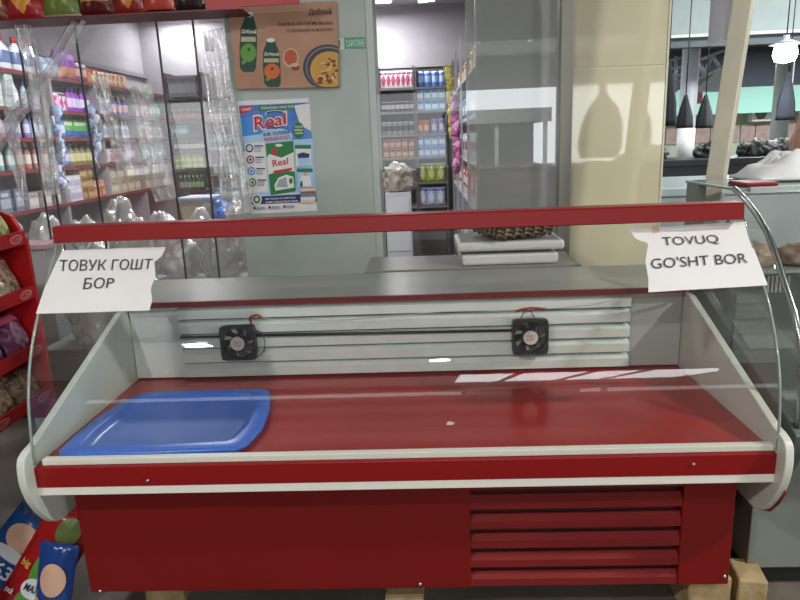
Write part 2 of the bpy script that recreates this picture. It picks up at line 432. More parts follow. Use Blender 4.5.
# blue tray on the deck
def tray():
    zt = .5675
    o = thing('tray', 'shallow blue plastic tray with a wide rim on the red deck', 'tray', (-.67, 1.80, zt))
    A = [(-.905, 1.585), (-.895, 1.565), (-.86, 1.563), (-.64, 1.560), (-.425, 1.575), (-.402, 1.60), (-.385, 1.70), (-.392, 1.82), (-.415, 1.93), (-.43, 1.985), (-.45, 2.0), (-.60, 2.005), (-.80, 2.003), (-.85, 1.99), (-.885, 1.93), (-.907, 1.80), (-.912, 1.68)]
    # resample smooth loop
    def ring(sc_, z, dy=0):
        cx, cy = -.655, 1.785
        return [(cx + (x - cx) * (1 - sc_ / .25), .005 + cy + (y - cy) * (1 - sc_ / .22), z) for x, y in A]
    rings = [ring(.012, zt + .001), ring(0, zt + .010), ring(-.001, zt + .019), ring(.004, zt + .023), ring(.040, zt + .023), ring(.046, zt + .020), ring(.056, zt + .009), ring(.066, zt + .007)]
    m = MB(); n = len(A); vs = [v for r in rings[:5] for v in r]
    m.add(vs, [(j * n + i, j * n + (i + 1) % n, (j + 1) * n + (i + 1) % n, (j + 1) * n + i) for j in range(4) for i in range(n)], 0, True)
    rim = m.build('rim', BLUE, o, bevel=0)
    m = MB(); vs = [v for r in rings[4:] for v in r]
    m.add(vs, [(j * n + i, j * n + (i + 1) % n, (j + 1) * n + (i + 1) % n, (j + 1) * n + i) for j in range(3) for i in range(n)] + [tuple(3 * n + i for i in range(n))], 0, True)
    m.build('floor_panel', mat('blue_plastic_floor', '3a5fae', .28, spec=.5), o)
    return o
tray()
p = atz(450, 424, .5685)
b = MB(); b.poly([p + Vector(d) for d in ((-.012, -.006, 0), (.008, -.012, .002), (.014, .006, .001), (-.004, .013, .003))]); tag(b.build('paper_scrap', mat('scrap', 'd6c8b4', .7), loc=p, fix=False), 'tiny torn scrap of pale paper on the middle of the red deck', 'scrap')

# wooden blocks under the case
WOOD = mat('raw_wood', 'b09a72', .8, c2='8d7750', vscale=14, bump=.3)
def block(x0, x1, y0, y1, z1, label, rz=0):
    c = Vector(((x0 + x1) / 2, (y0 + y1) / 2, 0)); M = Matrix.Translation(c) @ Matrix.Rotation(rz, 4, 'Z') @ Matrix.Translation(-c)
    b = MB(); b.box(x0, x1, y0, y1, 0, z1, 0, M); tag(b.build('wood_block', WOOD, loc=c, bevel=.006), label, 'block', 'wooden blocks under the counter')
block(.80, .925, 1.655, 1.80, .115, 'chipped wooden block under the right front corner of the red counter', .1)
block(.97, 1.05, 1.68, 1.79, .09, 'shorter wooden block standing in the gap right of the red counter', -.15)
block(-.06, .055, 1.66, 1.8, .06, 'wooden block under the middle of the red counter, mostly out of frame')
block(-.80, -.68, 1.72, 1.85, .06, 'wooden block under the left part of the red counter')

#NEXT
# ------------------------------------------------------------------ setting: floor, shop shell, market hall
FLOOR = mat('floor_concrete', '6e665c', .55, c2='585048', vscale=3, bump=.1, bscale=30)
b = MB(); b.box(-9, 16, -14, 30, -.05, 0); struct(b.build('floor', FLOOR))
SHOPW = mat('shop_wall', '9c979b', .7, var=.03)
SHOPC = mat('shop_ceiling', 'aba6a9', .7)
b = MB(); b.box(-3.12, -3.07, 3.2, 7.95, 0, 2.8); struct(b.build('wall_left', SHOPW))
b = MB(); b.box(-3.12, 1.2, 7.85, 7.95, 0, 2.8); struct(b.build('wall_back', SHOPW))
b = MB(); b.box(.78, .84, 3.3, 7.95, 0, 2.8); struct(b.build('wall_right', SHOPW))
b = MB(); b.box(-3.12, .84, 3.2, 7.95, 2.8, 2.86); struct(b.build('ceiling', SHOPC))
b = MB(); b.box(-3.07, -3.03, 3.25, 7.85, 2.15, 2.19); struct(b.build('trim_1', mat('cornice_grey', '7f7a80', .5)))
b = MB(); b.box(-1.0, .78, 7.78, 7.85, 2.14, 2.30); struct(b.build('trim_2', mat('far_trim', '9a9698', .5)))
# fascia above the shop front
b = MB(); b.box(-3.12, 1.21, 3.2, 3.26, 2.42, 3.2); struct(b.build('wall_front', mat('fascia', 'a9a8a4', .6)))
# pillar clad in grey-green sheet
PIL = mat('pillar_greygreen', '9ca8a0', .28, c2='b0bab2', vscale=2.2)
b = MB(); b.box(-.80, -.152, 3.2, 3.5, 0, 2.42); struct(b.build('wall_pillar', PIL, bevel=.004))
b = MB(); b.box(-.152, -.118, 3.2, 3.47, 0, 2.42); struct(b.build('trim_3', mat('pillar_edge', 'b4bdb6', .3), bevel=.003))
# glass panes of the shop front
XS = [at(0, 40, 3.2).x - .6, at(15, 18, 3.2).x, at(28, 18, 3.2).x, at(73, 16, 3.2).x, at(155, 12, 3.2).x, at(192, 15, 3.2).x, -.80]
SEAM = mat('seam_dark', '33363a', .5)
for k, (xa, xb) in enumerate(zip(XS, XS[1:])):
    b = MB(); b.poly([(xa, 3.2, 0), (xb, 3.2, 0), (xb, 3.2, 2.42), (xa, 3.2, 2.42)])
    w = struct(b.build('window_%d' % (k + 1), PANE, loc=((xa + xb) / 2, 3.2, 0), fix=False))
    if k < 5:
        b = MB(); b.box(xb - .004, xb + .004, 3.196, 3.204, 0, 2.42); b.build('seam', SEAM, w)
    if k == 5:
        b = MB(); b.box(xa + .05, xa + .09, 3.18, 3.2, 1.79, 1.85); b.build('clamp', STEEL, w)
# door opening pane + tinted reflecting pane with painted grey haze + cream partition
b = MB(); b.poly([(-.118, 3.22, 0), (.30, 3.22, 0), (.30, 3.22, 2.42), (-.118, 3.22, 2.42)]); struct(b.build('window_7', glassmat('door_pane', (.95, .96, .96), .05, .9, 3.5, diff=.02), loc=(.1, 3.22, 0), fix=False))
b = MB(); b.poly([(.30, 3.22, 0), (.735, 3.22, 0), (.735, 3.22, 2.42), (.30, 3.22, 2.42)]); struct(b.build('window_8', glassmat('tinted_hazed_pane', (.6, .62, .61), .2, .9, 3.5, diff=.45, dcol=(.5, .52, .5)), loc=(.5, 3.22, 0), fix=False))
b = MB(); b.box(.725, .782, 3.17, 3.28, 0, 2.42); struct(b.build('trim_4', mat('mullion_grey', '8d8c82', .4, metal=.3), bevel=.004))
def cream():
    m = mat('cream_sheet', 'ded5b4', .35, var=.02, vscale=2)
    nt = m.node_tree; b = nt.nodes['Principled BSDF']; out = nt.nodes['Material Output']
    g = nt.nodes.new('ShaderNodeBsdfGlossy'); g.inputs['Roughness'].default_value = .04; g.inputs['Color'].default_value = (1, .98, .9, 1)
    mx = nt.nodes.new('ShaderNodeMixShader'); mx.inputs[0].default_value = .13
    nt.links.new(b.outputs[0], mx.inputs[1]); nt.links.new(g.outputs[0], mx.inputs[2]); nt.links.new(mx.outputs[0], out.inputs['Surface']); return m
CREAM = cream()
seamz = at(620, 67, 3.2).z
b = MB(); b.box(.782, 1.206, 3.2, 3.3, 0, seamz - .004); struct(b.build('wall_partition', CREAM))
b = MB(); b.box(.782, 1.206, 3.2, 3.3, seamz + .004, 2.42); struct(b.build('wall_partition', CREAM))
b = MB(); b.box(.782, 1.206, 3.205, 3.3, seamz - .004, seamz + .004); b.box(1.206, 1.214, 3.195, 3.3, 0, 2.42); struct(b.build('trim_5', mat('cream_joint', 'e0dac0', .4)))

# leaning cream steel post
a, c = at(744, 0, 2.66), at(712, 205, 2.66); d = (c - a); lo = a + d * (a.z / -d.z) ; hi = a - d * 1
hi = a + d * ((2.6 - a.z) / d.z)
b = MB(); w = .046
for P, sgn in ((None, 1),):
    pts = [(-w, 0), (0, -w), (w, 0), (0, w)]
    rot = Matrix.Rotation(.18, 2)
    q = [rot @ Vector(p) for p in pts]
    vs = [lo + Vector((p.x, p.y, 0)) for p in q] + [hi + Vector((p.x, p.y, 0)) for p in q]
    b.add(vs, [(0, 1, 2, 3), (4, 5, 6, 7)] + [(i, (i + 1) % 4, 4 + (i + 1) % 4, 4 + i) for i in range(4)])
tag(b.build('post', mat('post_cream', 'cfc8b2', .4, var=.05, vscale=9), loc=lo, bevel=.003), 'square cream steel post leaning slightly between the two meat counters', 'post')
b = MB(); b.box(lo.x - .09, lo.x + .09, lo.y - .09, lo.y + .09, 0, .012)
bo = b.build('base_plate', STEEL, bpy.data.objects['post'])

# ------------------------------------------------------------------ posters on the pillar
def pmat(n, c): return mat('print_' + n, c, .55)
def layer_fn(Y):
    return lambda x, y: at(x, y, Y)
def ell(cx, cy, rx, ry, n=28, a0=0, a1=2 * PI): return [(cx + rx * math.cos(a0 + (a1 - a0) * k / n), cy + ry * math.sin(a0 + (a1 - a0) * k / n)) for k in range(n + (0 if abs(a1 - a0 - 2 * PI) < 1e-6 else 1))]
class Poster:
    def __init__(s, name, corners, Y, th, matbg, label, cat, to=None):
        s.Y = Y; s.to = to or (lambda x, y: (x, y)); s.k = 0; b = MB()
        P = [at(*c, Y) for c in corners]; b.slab(P, (0, th, 0))
        s.o = tag(b.build(name, matbg, loc=(sum(p.x for p in P) / 4, Y + th, min(p.z for p in P))), label, cat)
    def lift(s): s.k += 1; return s.Y - .00014 * s.k
    def shape(s, name, mats, polys):
        b = MB()
        for mi, pts in polys:
            Y = s.lift(); b.poly([at(*s.to(*p), Y) for p in pts], mi)
        return b.build(name, mats, s.o, fix=False)
    def text(s, body, tl, tr, br, bl, m, bold=False, name='lettering'):
        Y = s.lift(); q = [s.to(*p) for p in (tl, tr, br, bl)]
        b = MB(); text_into(b, body, quadfn(*q, lambda x, y: at(x, y, Y)), 0, bold); return b.build(name, m, s.o, fix=False)
def rect(x0, y0, x1, y1): return [(x0, y0), (x1, y0), (x1, y1), (x0, y1)]
# juice advertisement
TAN = mat('poster_tan', 'a87b5e', .5, c2='b88d70', vscale=5)
A = Poster('advert_board', [(228, 6), (336, 1), (339, 87), (236, 89)], 3.17, .028, TAN, 'brown juice advertisement with two green cartons and a plate of rice, high on the pillar', 'poster', lambda x, y: (225 + x / 6.317, y / 6.317))
G1, G2, WH, OR, YE = pmat('dark_green', '1d4432'), pmat('leaf_green', '5f9a3c'), pmat('white', 'e4e2de'), pmat('orange', 'd2672a'), pmat('yellow', 'd9a23e')
def carton(cx, top, bot, w, lean, fruit):
    h = bot - top
    def T(u, v): return (cx + u * w / 2 + lean * v, top + v * h)
    body = [T(-.35, .06), T(-.15, .0), T(.25, .0), T(.5, .08), T(.85, .28), T(.9, .55), T(.8, .92), T(.55, 1), T(-.6, 1), T(-.95, .93), T(-1, .6), T(-.85, .28)]
    A.shape('carton', [G1, WH, fruit, G2, pmat('pale_band', 'b9b58f')], [(0, body), (1, ell(*T(.05, .05), w * .22, h * .045)), (4, [T(-.8, .42), T(.72, .42), T(.75, .50), T(-.85, .50)]),
        (2, ell(*T(-.05, .68), w * .42, h * .155)), (3, ell(*T(-.55, .84), w * .12, h * .035)), (0, ell(*T(0, .63), w * .08, h * .03))])
    A.text('Добрый', T(-.75, .29), T(.8, .30), T(.8, .38), T(-.75, .37), WH, True)
carton(150, 72, 455, 118, 0, G2); carton(285, 238, 550, 118, 22, OR)
A.shape('glass', [pmat('pale_rim', 'cdb39c'), pmat('juice_red', 'b8552f'), pmat('slice', '93341f')], [(0, ell(415, 365, 50, 60)), (1, ell(415, 362, 42, 50)), (2, ell(445, 425, 26, 22)), (0, ell(440, 410, 26, 12))])
def clipx(pts, xm, ym): return [(min(x, xm), min(y, ym)) for x, y in pts]
PL = [pmat('plate_rim', '3c3b45'), pmat('rice', 'c99a45'), pmat('plate_grey', '77757c'), pmat('meat_red', '8f3a25'), pmat('rice_pale', 'dcb965')]
poly = [(0, clipx(ell(650, 425, 158, 145), 718, 550)), (2, clipx(ell(652, 425, 142, 132), 718, 550)), (0, clipx(ell(652, 428, 134, 124), 718, 550)), (1, clipx(ell(660, 440, 122, 116), 716, 549))]
rr = random.Random(3)
for k in range(46):
    x, y = 600 + rr.random() * 105, 370 + rr.random() * 160
    poly.append((rr.choice([3, 4, 4, 1, 3]), ell(x, y, 5 + rr.random() * 14, 5 + rr.random() * 10, 9)))
A.shape('plate', PL, poly)
DG = pmat('olive_ink', '3c3422')
A.text('Добрый', (530, 55), (672, 48), (672, 98), (528, 104), DG, True)
A.text("FOYDA VA TA'MI BILAN", (338, 142), (678, 132), (678, 152), (338, 164), DG, True)
A.text('С ПОЛЬЗОЙ И ВКУСОМ', (392, 180), (678, 172), (678, 192), (392, 202), DG, True)

# washing powder poster
R0 = (232, 92)
BG = mat('poster_blue', '1f57b0', .4, c2='4a86cf', vscale=7)
B = Poster('washing_powder_poster', [(237, 101), (308.5, 98), (317, 211), (251.5, 214)], 3.196, .003, pmat('poster_paper', 'dfe4ea'), 'blue and white washing powder poster stuck on the pillar below the juice advertisement', 'poster', lambda x, y: (R0[0] + x / 4.84, R0[1] + y / 4.84))
NAVY, BRED, DGR, LBL, SKY = pmat('navy', '17306e'), pmat('bright_red', 'c3202c'), pmat('pack_green', '1f7a3d'), pmat('light_blue', 'a9cbe8'), pmat('sky_blue', '3f8fd8')
B.shape('print', [BG, LBL, pmat('white', 'e4e2de'), NAVY, SKY], [
    (0, [(34, 66), (374, 50), (390, 270), (58, 290)]), (4, [(42, 130), (200, 95), (180, 270), (56, 285)]), (1, [(52, 215), (170, 200), (185, 500), (92, 505)]), (1, [(165, 240), (392, 225), (408, 480), (185, 500)]), (2, [(58, 250), (158, 240), (175, 480), (88, 490)]),
    (2, [(300, 65), (376, 55), (384, 190), (330, 160)]), (3, [(88, 508), (405, 490), (410, 532), (92, 545)]), (2, [(92, 545), (410, 532), (412, 572), (96, 582)])])
for nm_, mm_, pp_ in (('corner_flash', BRED, [(34, 72), (95, 66), (97, 92), (37, 105)]), ('headline_band', DGR, [(130, 66), (302, 58), (303, 82), (132, 92)]), ('seal', DGR, ell(322, 186, 28, 40)),
    ('caption_band', DGR, rect(304, 256, 382, 274)), ('caption_band', DGR, rect(314, 370, 390, 388))): B.shape(nm_, [mm_], [(0, pp_)])
B.shape('glow', [LBL], [(0, ell(215, 215, 78, 40))])
B.text('YANGI!', (42, 80), (92, 74), (92, 87), (44, 95), WH, True)
B.text('TOZALIKNING YANGI YUZI', (138, 72), (298, 64), (298, 76), (138, 85), WH, True)
B.text('YANGI', (302, 164), (342, 162), (342, 172), (303, 174), WH, True); B.text('FORMULA', (301, 180), (344, 178), (344, 188), (301, 190), WH, True); B.text('YANADA', (303, 195), (344, 193), (344, 203), (303, 205), WH, True)
B.shape('swoosh', [NAVY, BG, WH], [(2, ell(212, 104, 52, 16)), (0, ell(212, 104, 48, 13)), (1, ell(214, 110, 46, 12))])
B.text('Real', (101, 112), (266, 90), (268, 164), (105, 196), WH, .05)
b4 = B.text('Real', (106, 120), (260, 99), (262, 156), (110, 188), BRED, True)
B.shape('stroke', [NAVY], [(0, [(160, 176), (215, 178), (268, 158), (215, 170)])])
B.text('KIR YUVISH', (152, 198), (276, 184), (277, 203), (153, 216), NAVY, True)
B.text("PARASHOG'I", (156, 220), (280, 208), (281, 228), (157, 240), BRED, True)
# printed pack
B.shape('printed_pack', [DGR, WH, LBL, BRED, pmat('grey_print', '9fa7b3')], [(0, [(162, 250), (296, 236), (308, 480), (188, 500)]), (1, [(168, 320), (180, 300), (240, 318), (300, 290), (304, 385), (240, 378), (176, 400)]),
    (1, ell(227, 258, 18, 7)), (3, ell(205, 288, 16, 14)), (3, [(200, 382), (290, 366), (291, 378), (202, 396)]), (1, [(205, 450), (225, 415), (262, 400), (296, 410), (302, 462), (210, 478)]), (4, [(212, 460), (228, 425), (262, 412), (270, 462)]), (1, ell(285, 430, 14, 20)), (0, ell(285, 430, 9, 14))])
B.text('Real', (194, 330), (270, 316), (272, 348), (198, 364), BRED, True)
# icons and captions on the left
for k, c in enumerate((NAVY, pmat('magenta', '8e2f63'), SKY, DGR)):
    y = 272 + 55 * k; x = 84 + 5 * k
    B.shape('icon', [c, WH, LBL], [(0, ell(x, y, 18, 20, 20)), (1, ell(x, y, 12, 13, 16)), (0 if k else 2, ell(x, y, 7, 8, 12))])
    for j in range(3):
        B.shape('caption', [NAVY, pmat('grey_print', '9fa7b3')], [(0 if j == 0 else 1, rect(x + 24, y - 14 + 12 * j, x + (66 if j == 0 else 56), y - 8 + 12 * j))])
# small photographs on the right
B.shape('picture', [LBL, WH, NAVY, SKY], [(1, rect(308, 276, 384, 360)), (2, [(316, 300), (345, 292), (376, 300), (372, 318), (320, 320)]), (0, [(318, 320), (378, 318), (380, 358), (322, 360)])])
B.shape('picture', [LBL, WH, NAVY, pmat('skin', 'c7a189')], [(0, rect(318, 390, 394, 460)), (3, ell(356, 398, 10, 9)), (1, [(335, 405), (378, 405), (384, 455), (330, 455)]), (2, [(330, 440), (340, 425), (342, 458), (330, 458)])])
B.shape('folded_towels', [pmat('towel_a', 'd8c9b2'), pmat('towel_b', '9b5a3c'), pmat('towel_c', '5c87b5'), pmat('towel_d', 'e4ddcf')], [(k % 4, [(330, 468 + 14 * k), (402, 464 + 14 * k), (406, 478 + 14 * k), (334, 482 + 14 * k)]) for k in range(5)])
B.shape('badge', [WH, DGR], [(0, ell(120, 520, 24, 28)), (1, ell(120, 520, 17, 20)), (0, ell(120, 520, 8, 10))])
B.text('100% TOZALIK VA YUMSHOQLIK', (160, 514), (308, 506), (308, 516), (161, 524), WH, True); B.text('HAMMA TURDAGI KIRLAR UCHUN', (163, 530), (320, 522), (320, 531), (164, 539), WH, True)
for k in range(3): B.shape('contact', [NAVY, pmat('grey_print', '9fa7b3')], [(0, ell(110 + 72 * k, 562 - 4 * k, 6, 7, 12)), (1, rect(120 + 72 * k, 556 - 4 * k, 158 + 72 * k, 568 - 4 * k))])
# green sticker
S = Poster('sticker', [(344, 37.5), (365, 37), (366, 48.6), (345, 49)], 3.198, .0015, pmat('sticker_green', '5d9a78'), 'small green sticker with pale letters near the right edge of the pillar', 'sticker')
S.text('САРАТИНЕ', (346, 40), (364, 39.3), (364.6, 46.6), (346.5, 47), pmat('pale_green', 'b9dcc4'), True)
S2 = Poster('sticker', [(338.5, 38), (343.5, 38), (344, 50), (339.5, 50)], 3.198, .0015, pmat('sticker_pale', 'c3d1c4'), 'narrow pale sticker just left of the green one on the pillar', 'sticker')
S2.shape('stroke', [pmat('moss', '6a7a5e')], [(0, rect(339, 40, 340.2, 47))])

#NEXT
# ------------------------------------------------------------------ product makers (each one mesh with its own printed zones)
PROTO = {}
def plast(c, r=.35): 
    if isinstance(c, str) and '/' in c: a_, b_ = c.split('/'); return mat('pack_' + a_ + b_, a_, r, c2=b_, vscale=42)
    n = 'pack_' + (c if isinstance(c, str) else '_'.join('%d' % (v * 99) for v in c)); return mat(n, c, r)
def bottle(h, r, c1, c2, cap, sx=1, sy=.7):
    k = ('b', h, r, c1, c2, cap, sx, sy)
    def mk():
        m = MB(); m.lathe([(r * .85, 0), (r, h * .04), (r, h * .2), (r, h * .55), (r * .8, h * .68), (r * .36, h * .78), (r * .36, h * .83), (r * .42, h * .83), (r * .40, h)], 10, 0, sx=sx, sy=sy, mis=[0, 0, 1, 0, 0, 0, 2, 2]); return m, [plast(c1), plast(c2), plast(cap)]
    return k, mk
def can(h, r, c1, c2, lid='b8bab8'):
    def mk():
        m = MB(); m.lathe([(r * .92, 0), (r, h * .05), (r, h * .3), (r, h * .7), (r, h * .92), (r * .93, h * .93), (r * .93, h)], 10, 0, mis=[0, 0, 1, 0, 2, 2]); return m, [plast(c1), plast(c2), plast(lid)]
    return ('c', h, r, c1, c2, lid), mk
def carton_box(w, d, h, c1, c2, c3=None):
    def mk():
        m = MB(); m.box(-w / 2, w / 2, -d / 2, d / 2, 0, h, 0)
        e = .0015
        for (sx, M) in ((1, Matrix.Identity(4)), (1, Matrix.Rotation(PI / 2, 4, 'Z')), (1, Matrix.Rotation(-PI / 2, 4, 'Z'))):
            hw, hd = (w / 2, d / 2) if M == Matrix.Identity(4) else (d / 2, w / 2)
            m.box(-hw * .82, hw * .82, -hd - e, -hd + e, h * .2, h * .62, 1, M); m.box(-hw * .6, hw * .6, -hd - e, -hd + e, h * .72, h * .88, 2, M)
        return m, [plast(c1), plast(c2), plast(c3 or c2)]
    return ('x', w, d, h, c1, c2, c3), mk
def pack(w, h, t, c1, c2, c3=None, style=0):
    """soft pillow bag with crimped top and bottom"""
    def mk():
        m = MB()
        def side(s):
            def fn(u, v):
                x = (u - .5); y = (v - .5)
                th = t / 2 * max(0, 1 - (2 * abs(x)) ** 3.0) * max(0, 1 - (2 * abs(y)) ** 4) ** .8
                pinch = 1 - .06 * (1 - (2 * abs(y)) ** 2)
                wr = .06 * t * noise.noise(Vector((x * 7, y * 7, s * 3.1)))
                return (x * w * pinch, s * (th + (wr if th > .001 else 0)), v * h)
            return fn
        def zone(u, v):
            if v < .06 or v > .94: return 0
            if style == 0: return 1 if (.25 < v < .62 and .12 < u < .88) else (2 if .7 < v < .86 and .2 < u < .8 else 0)
            if style == 1: return 1 if abs(u - .5) + abs(v - .45) < .38 else (2 if v > .78 else 0)
            return 1 if v < .4 else (2 if .66 < v < .82 and .15 < u < .85 else 0)
        N = 2 if w < .145 else 4
        m.sheet(side(-1), 12 * N, 14 * N, mfn=zone); m.sheet(side(1), 12, 14, mfn=zone)
        return m, [plast(c1, .25), plast(c2, .25), plast(c3 or c2, .25)]
    return ('p', w, h, t, c1, c2, c3, style), mk
def place(name, maker, pos, rz, label, cat, group, rx=0, ry=0, scale=1):
    k, mk = maker
    if k in PROTO:
        o = PROTO[k].copy(); COL.objects.link(o); o.name = name
        for kk in list(o.keys()):
            if kk in ('label', 'category', 'group'): del o[kk]
    else:
        m, ms = mk(); o = m.build(name, ms); PROTO[k] = o
    o.location = pos; o.rotation_euler = (rx, ry, rz); o.scale = (scale,) * 3
    return tag(o, label, cat, group)

# ------------------------------------------------------------------ shelf racks
BOARD = mat('shelf_board', '8b8486', .5); BEDGE = mat('shelf_edge_red', '7a2b2e', .45); RPAN = mat('rack_panel', '9a9296', .6); RPAN2 = mat('rack_panel_dark', '4a4446', .6); DKRED = mat('rack_darkred', '51252a', .5)
def rack_side(name, y0, y1, xf, xb, boards, top, label, board=BOARD, edge=BEDGE, pan=RPAN):
    """rack along a side wall: front at xf, back at xb"""
    s = 1 if xb > xf else -1
    o = thing(name, label, 'shelf', ((xf + xb) / 2, (y0 + y1) / 2, 0))
    for y in (y0, y1 - .018): b = MB(); b.box(min(xf, xb), max(xf, xb), y, y + .018, 0, top); b.build('side_panel', pan, o)
    b = MB(); b.box(min(xb, xb - s * .01), max(xb, xb - s * .01), y0, y1, 0, top); b.build('back_panel', pan, o)
    for z in boards:
        b = MB(); b.box(min(xf, xb), max(xf, xb), y0 + .018, y1 - .018, z - .018, z); b.box(min(xf, xf - s * .006), max(xf, xf - s * .006), y0, y1, z - .024, z + .002, 1); b.build('shelf', [board, edge], o)
    return o
def rack_back(name, x0, x1, yf, yb, boards, top, label, board=BOARD, edge=BEDGE, pan=RPAN, bot=0):
    o = thing(name, label, 'shelf', ((x0 + x1) / 2, (yf + yb) / 2, 0))
    for x in (x0, x1 - .018): b = MB(); b.box(x, x + .018, yf, yb, bot, top); b.build('side_panel', pan, o)
    b = MB(); b.box(x0, x1, yb - .01, yb, bot, top); b.build('back_panel', pan, o)
    for z in boards:
        b = MB(); b.box(x0 + .018, x1 - .018, yf, yb, z - .018, z); b.box(x0, x1, yf - .006, yf, z - .022, z + .002, 1); b.build('shelf', [board, edge], o)
    return o
XF = -2.70; ZB = [1.93, 1.68, 1.475, 1.255, .98, .55, .2]
SN = ['top', 'second', 'third', 'fourth', 'counter-height']
UY = [(4.25, 5.13), (5.13, 5.86), (5.86, 6.63), (6.63, 7.42)]
UN = ['nearest left rack', 'second left rack', 'third left rack', 'deepest left rack']
UL = ['grey shelf rack on the left wall nearest the window, with white jugs on top', 'shelf rack on the left wall with purple bottles on its second shelf',
      'shelf rack on the left wall with orange packs along its top', 'deepest shelf rack on the left wall, with mint green packs']
for (y0, y1), l in zip(UY, UL): rack_side('shelf_rack', y0, y1, XF, XF - .33, ZB, 1.94, l)
def row(unit, lvl, items):
    """items: (name, maker, count, desc, cat, layers, height)"""
    y0, y1 = UY[unit]; tot = sum(i[2] for i in items); y = y0 + .05; step = (y1 - y0 - .08) / tot
    for name, mk, n, desc, cat, layers, hh in items:
        g = '%ss on the %s shelf of the %s' % (desc, SN[lvl], UN[unit])
        for k in range(n):
            for L in range(layers):
                pos = (XF - .07 - random.random() * .02, y + step / 2, ZB[lvl] + .0015 + L * hh)
                lab = '%s %s on %s shelf of the %s' % (ORD[k], desc, SN[lvl], UN[unit])
                if layers > 1: lab = '%s %s, %s layer, %s shelf, %s' % (ORD[k], desc, ('lower', 'upper', 'topmost')[L], SN[lvl], UN[unit])
                place(name, mk, pos, PI / 2 + random.uniform(-.15, .15), lab, cat, g)
            y += step
jug = bottle(.235, .075, 'dfe2e6', '5a6f9e', 'b03a44', 1, .6)
row(0, 0, [('jug', jug, 5, 'white jug', 'jug', 1, 0)])
row(0, 1, [('tissue_pack', carton_box(.11, .12, .075, 'd5dcd8', 'b3c7c0', 'e6e6e2'), 3, 'pale tissue pack', 'pack', 3, .077), ('bottle', bottle(.2, .035, '9fb3cf', 'dfe2e6', '58709e'), 3, 'pale blue bottle', 'bottle', 1, 0)])
row(0, 2, [('bottle', bottle(.17, .032, 'b98fa8', 'e0dbe2', '7b4b86'), 3, 'mauve bottle', 'bottle', 1, 0), ('bottle', bottle(.18, .032, '8f86c4', 'd8d3e6', 'e4e2ea'), 3, 'lilac bottle', 'bottle', 1, 0), ('pack', pack(.09, .17, .05, 'a3bdd6', 'e2e6ea', '6f8fbf'), 2, 'sky blue pack', 'pack', 1, 0)])
row(0, 3, [('bottle', bottle(.19, .036, '86b3ae', 'dfe6e2', '54807f'), 3, 'teal bottle', 'bottle', 1, 0), ('bottle', bottle(.19, .035, 'c9806a', 'ead9c9', 'd8d2cc'), 4, 'salmon bottle', 'bottle', 1, 0)])
row(0, 4, [('carton', carton_box(.13, .12, .15, '6d7688', 'a9b0bd', 'c5c9d0'), 2, 'blue-grey carton', 'box', 1, 0), ('tissue_pack', carton_box(.13, .12, .11, 'b9aeb0', 'd6cfcf', 'a0868c'), 3, 'dusky carton', 'box', 1, 0)])
row(1, 0, [('pack', pack(.12, .15, .08, '9fb0c4', 'd8dee6', '7f95b5'), 2, 'pale blue pack', 'pack', 1, 0), ('foil_pack', pack(.14, .24, .12, '8f4fae', 'c98a72', 'c58ad6', 2), 2, 'purple foil pack', 'pack', 1, 0), ('pack', pack(.12, .17, .08, 'a05064', 'd7a6a8', 'c8d0d8'), 2, 'crimson pack', 'pack', 1, 0)])
row(1, 1, [('pack', pack(.1, .15, .06, 'd84a97', 'f0c3da', 'efe3ea', 1), 2, 'hot pink pack', 'pack', 1, 0), ('pack', pack(.1, .15, .06, 'e6e0e4', 'd84a97', '6b5b7c', 1), 2, 'white and pink pack', 'pack', 1, 0), ('bottle', bottle(.2, .042, '9a4bc0', 'e3d3ee', '6b2f93'), 5, 'purple bottle', 'bottle', 1, 0)])
row(1, 2, [('pack', pack(.1, .16, .06, '7fa6cf', 'dfe6ee', '4f79b8'), 2, 'light blue pack', 'pack', 1, 0), ('pack', pack(.11, .155, .06, '59b548', '3d67b5', 'd5e6c9', 2), 6, 'green and blue pack', 'pack', 1, 0)])
row(1, 3, [('pack', pack(.11, .16, .06, '8f93c2', 'd2d3e8', '5f65a8'), 2, 'periwinkle pack', 'pack', 1, 0), ('bottle', bottle(.18, .038, '8f8654', 'd8d09a', '2f2b28'), 5, 'olive bottle', 'bottle', 1, 0)])
row(1, 4, [('roll_pack', carton_box(.10, .12, .1, 'd9d6e0', 'bdb6cc', 'eceaf0'), 2, 'white roll pack', 'pack', 2, .102), ('carton', carton_box(.10, .12, .085, 'a9834f', 'c9a878', '8a683c'), 2, 'brown carton', 'box', 3, .087), ('carton', carton_box(.10, .12, .07, 'c9774a', 'e2b08a', 'd8d0c4'), 2, 'orange carton', 'box', 2, .072)])
row(2, 0, [('pack', pack(.13, .13, .07, 'd98a4e', 'ead9b4', 'c24f3c', 1), 8, 'orange biscuit pack', 'pack', 1, 0)])
row(2, 1, [('bottle', bottle(.2, .042, 'dcdde4', 'b9c2d8', 'eceaf0'), 3, 'white bottle', 'bottle', 1, 0), ('bottle', bottle(.19, .036, '6f77b8', 'e0b0b8', 'd9a34e'), 4, 'blue and pink bottle', 'bottle', 1, 0)])
row(2, 2, [('bottle', bottle(.16, .036, 'dedee4', 'a9b6d0', 'c9ced8'), 6, 'small white bottle', 'bottle', 1, 0)])
row(2, 3, [('pack', pack(.13, .13, .08, 'dcd3da', 'c9869a', 'b0566f'), 4, 'white and rose pack', 'pack', 1, 0), ('pack', pack(.13, .17, .08, 'a8929c', 'd8c9d0', '8e5f74'), 2, 'mauve pack', 'pack', 1, 0)])
row(2, 4, [('carton', carton_box(.14, .12, .12, 'bdae96', 'd9cfbc', 'a08e70'), 4, 'beige carton', 'box', 2, .122)])
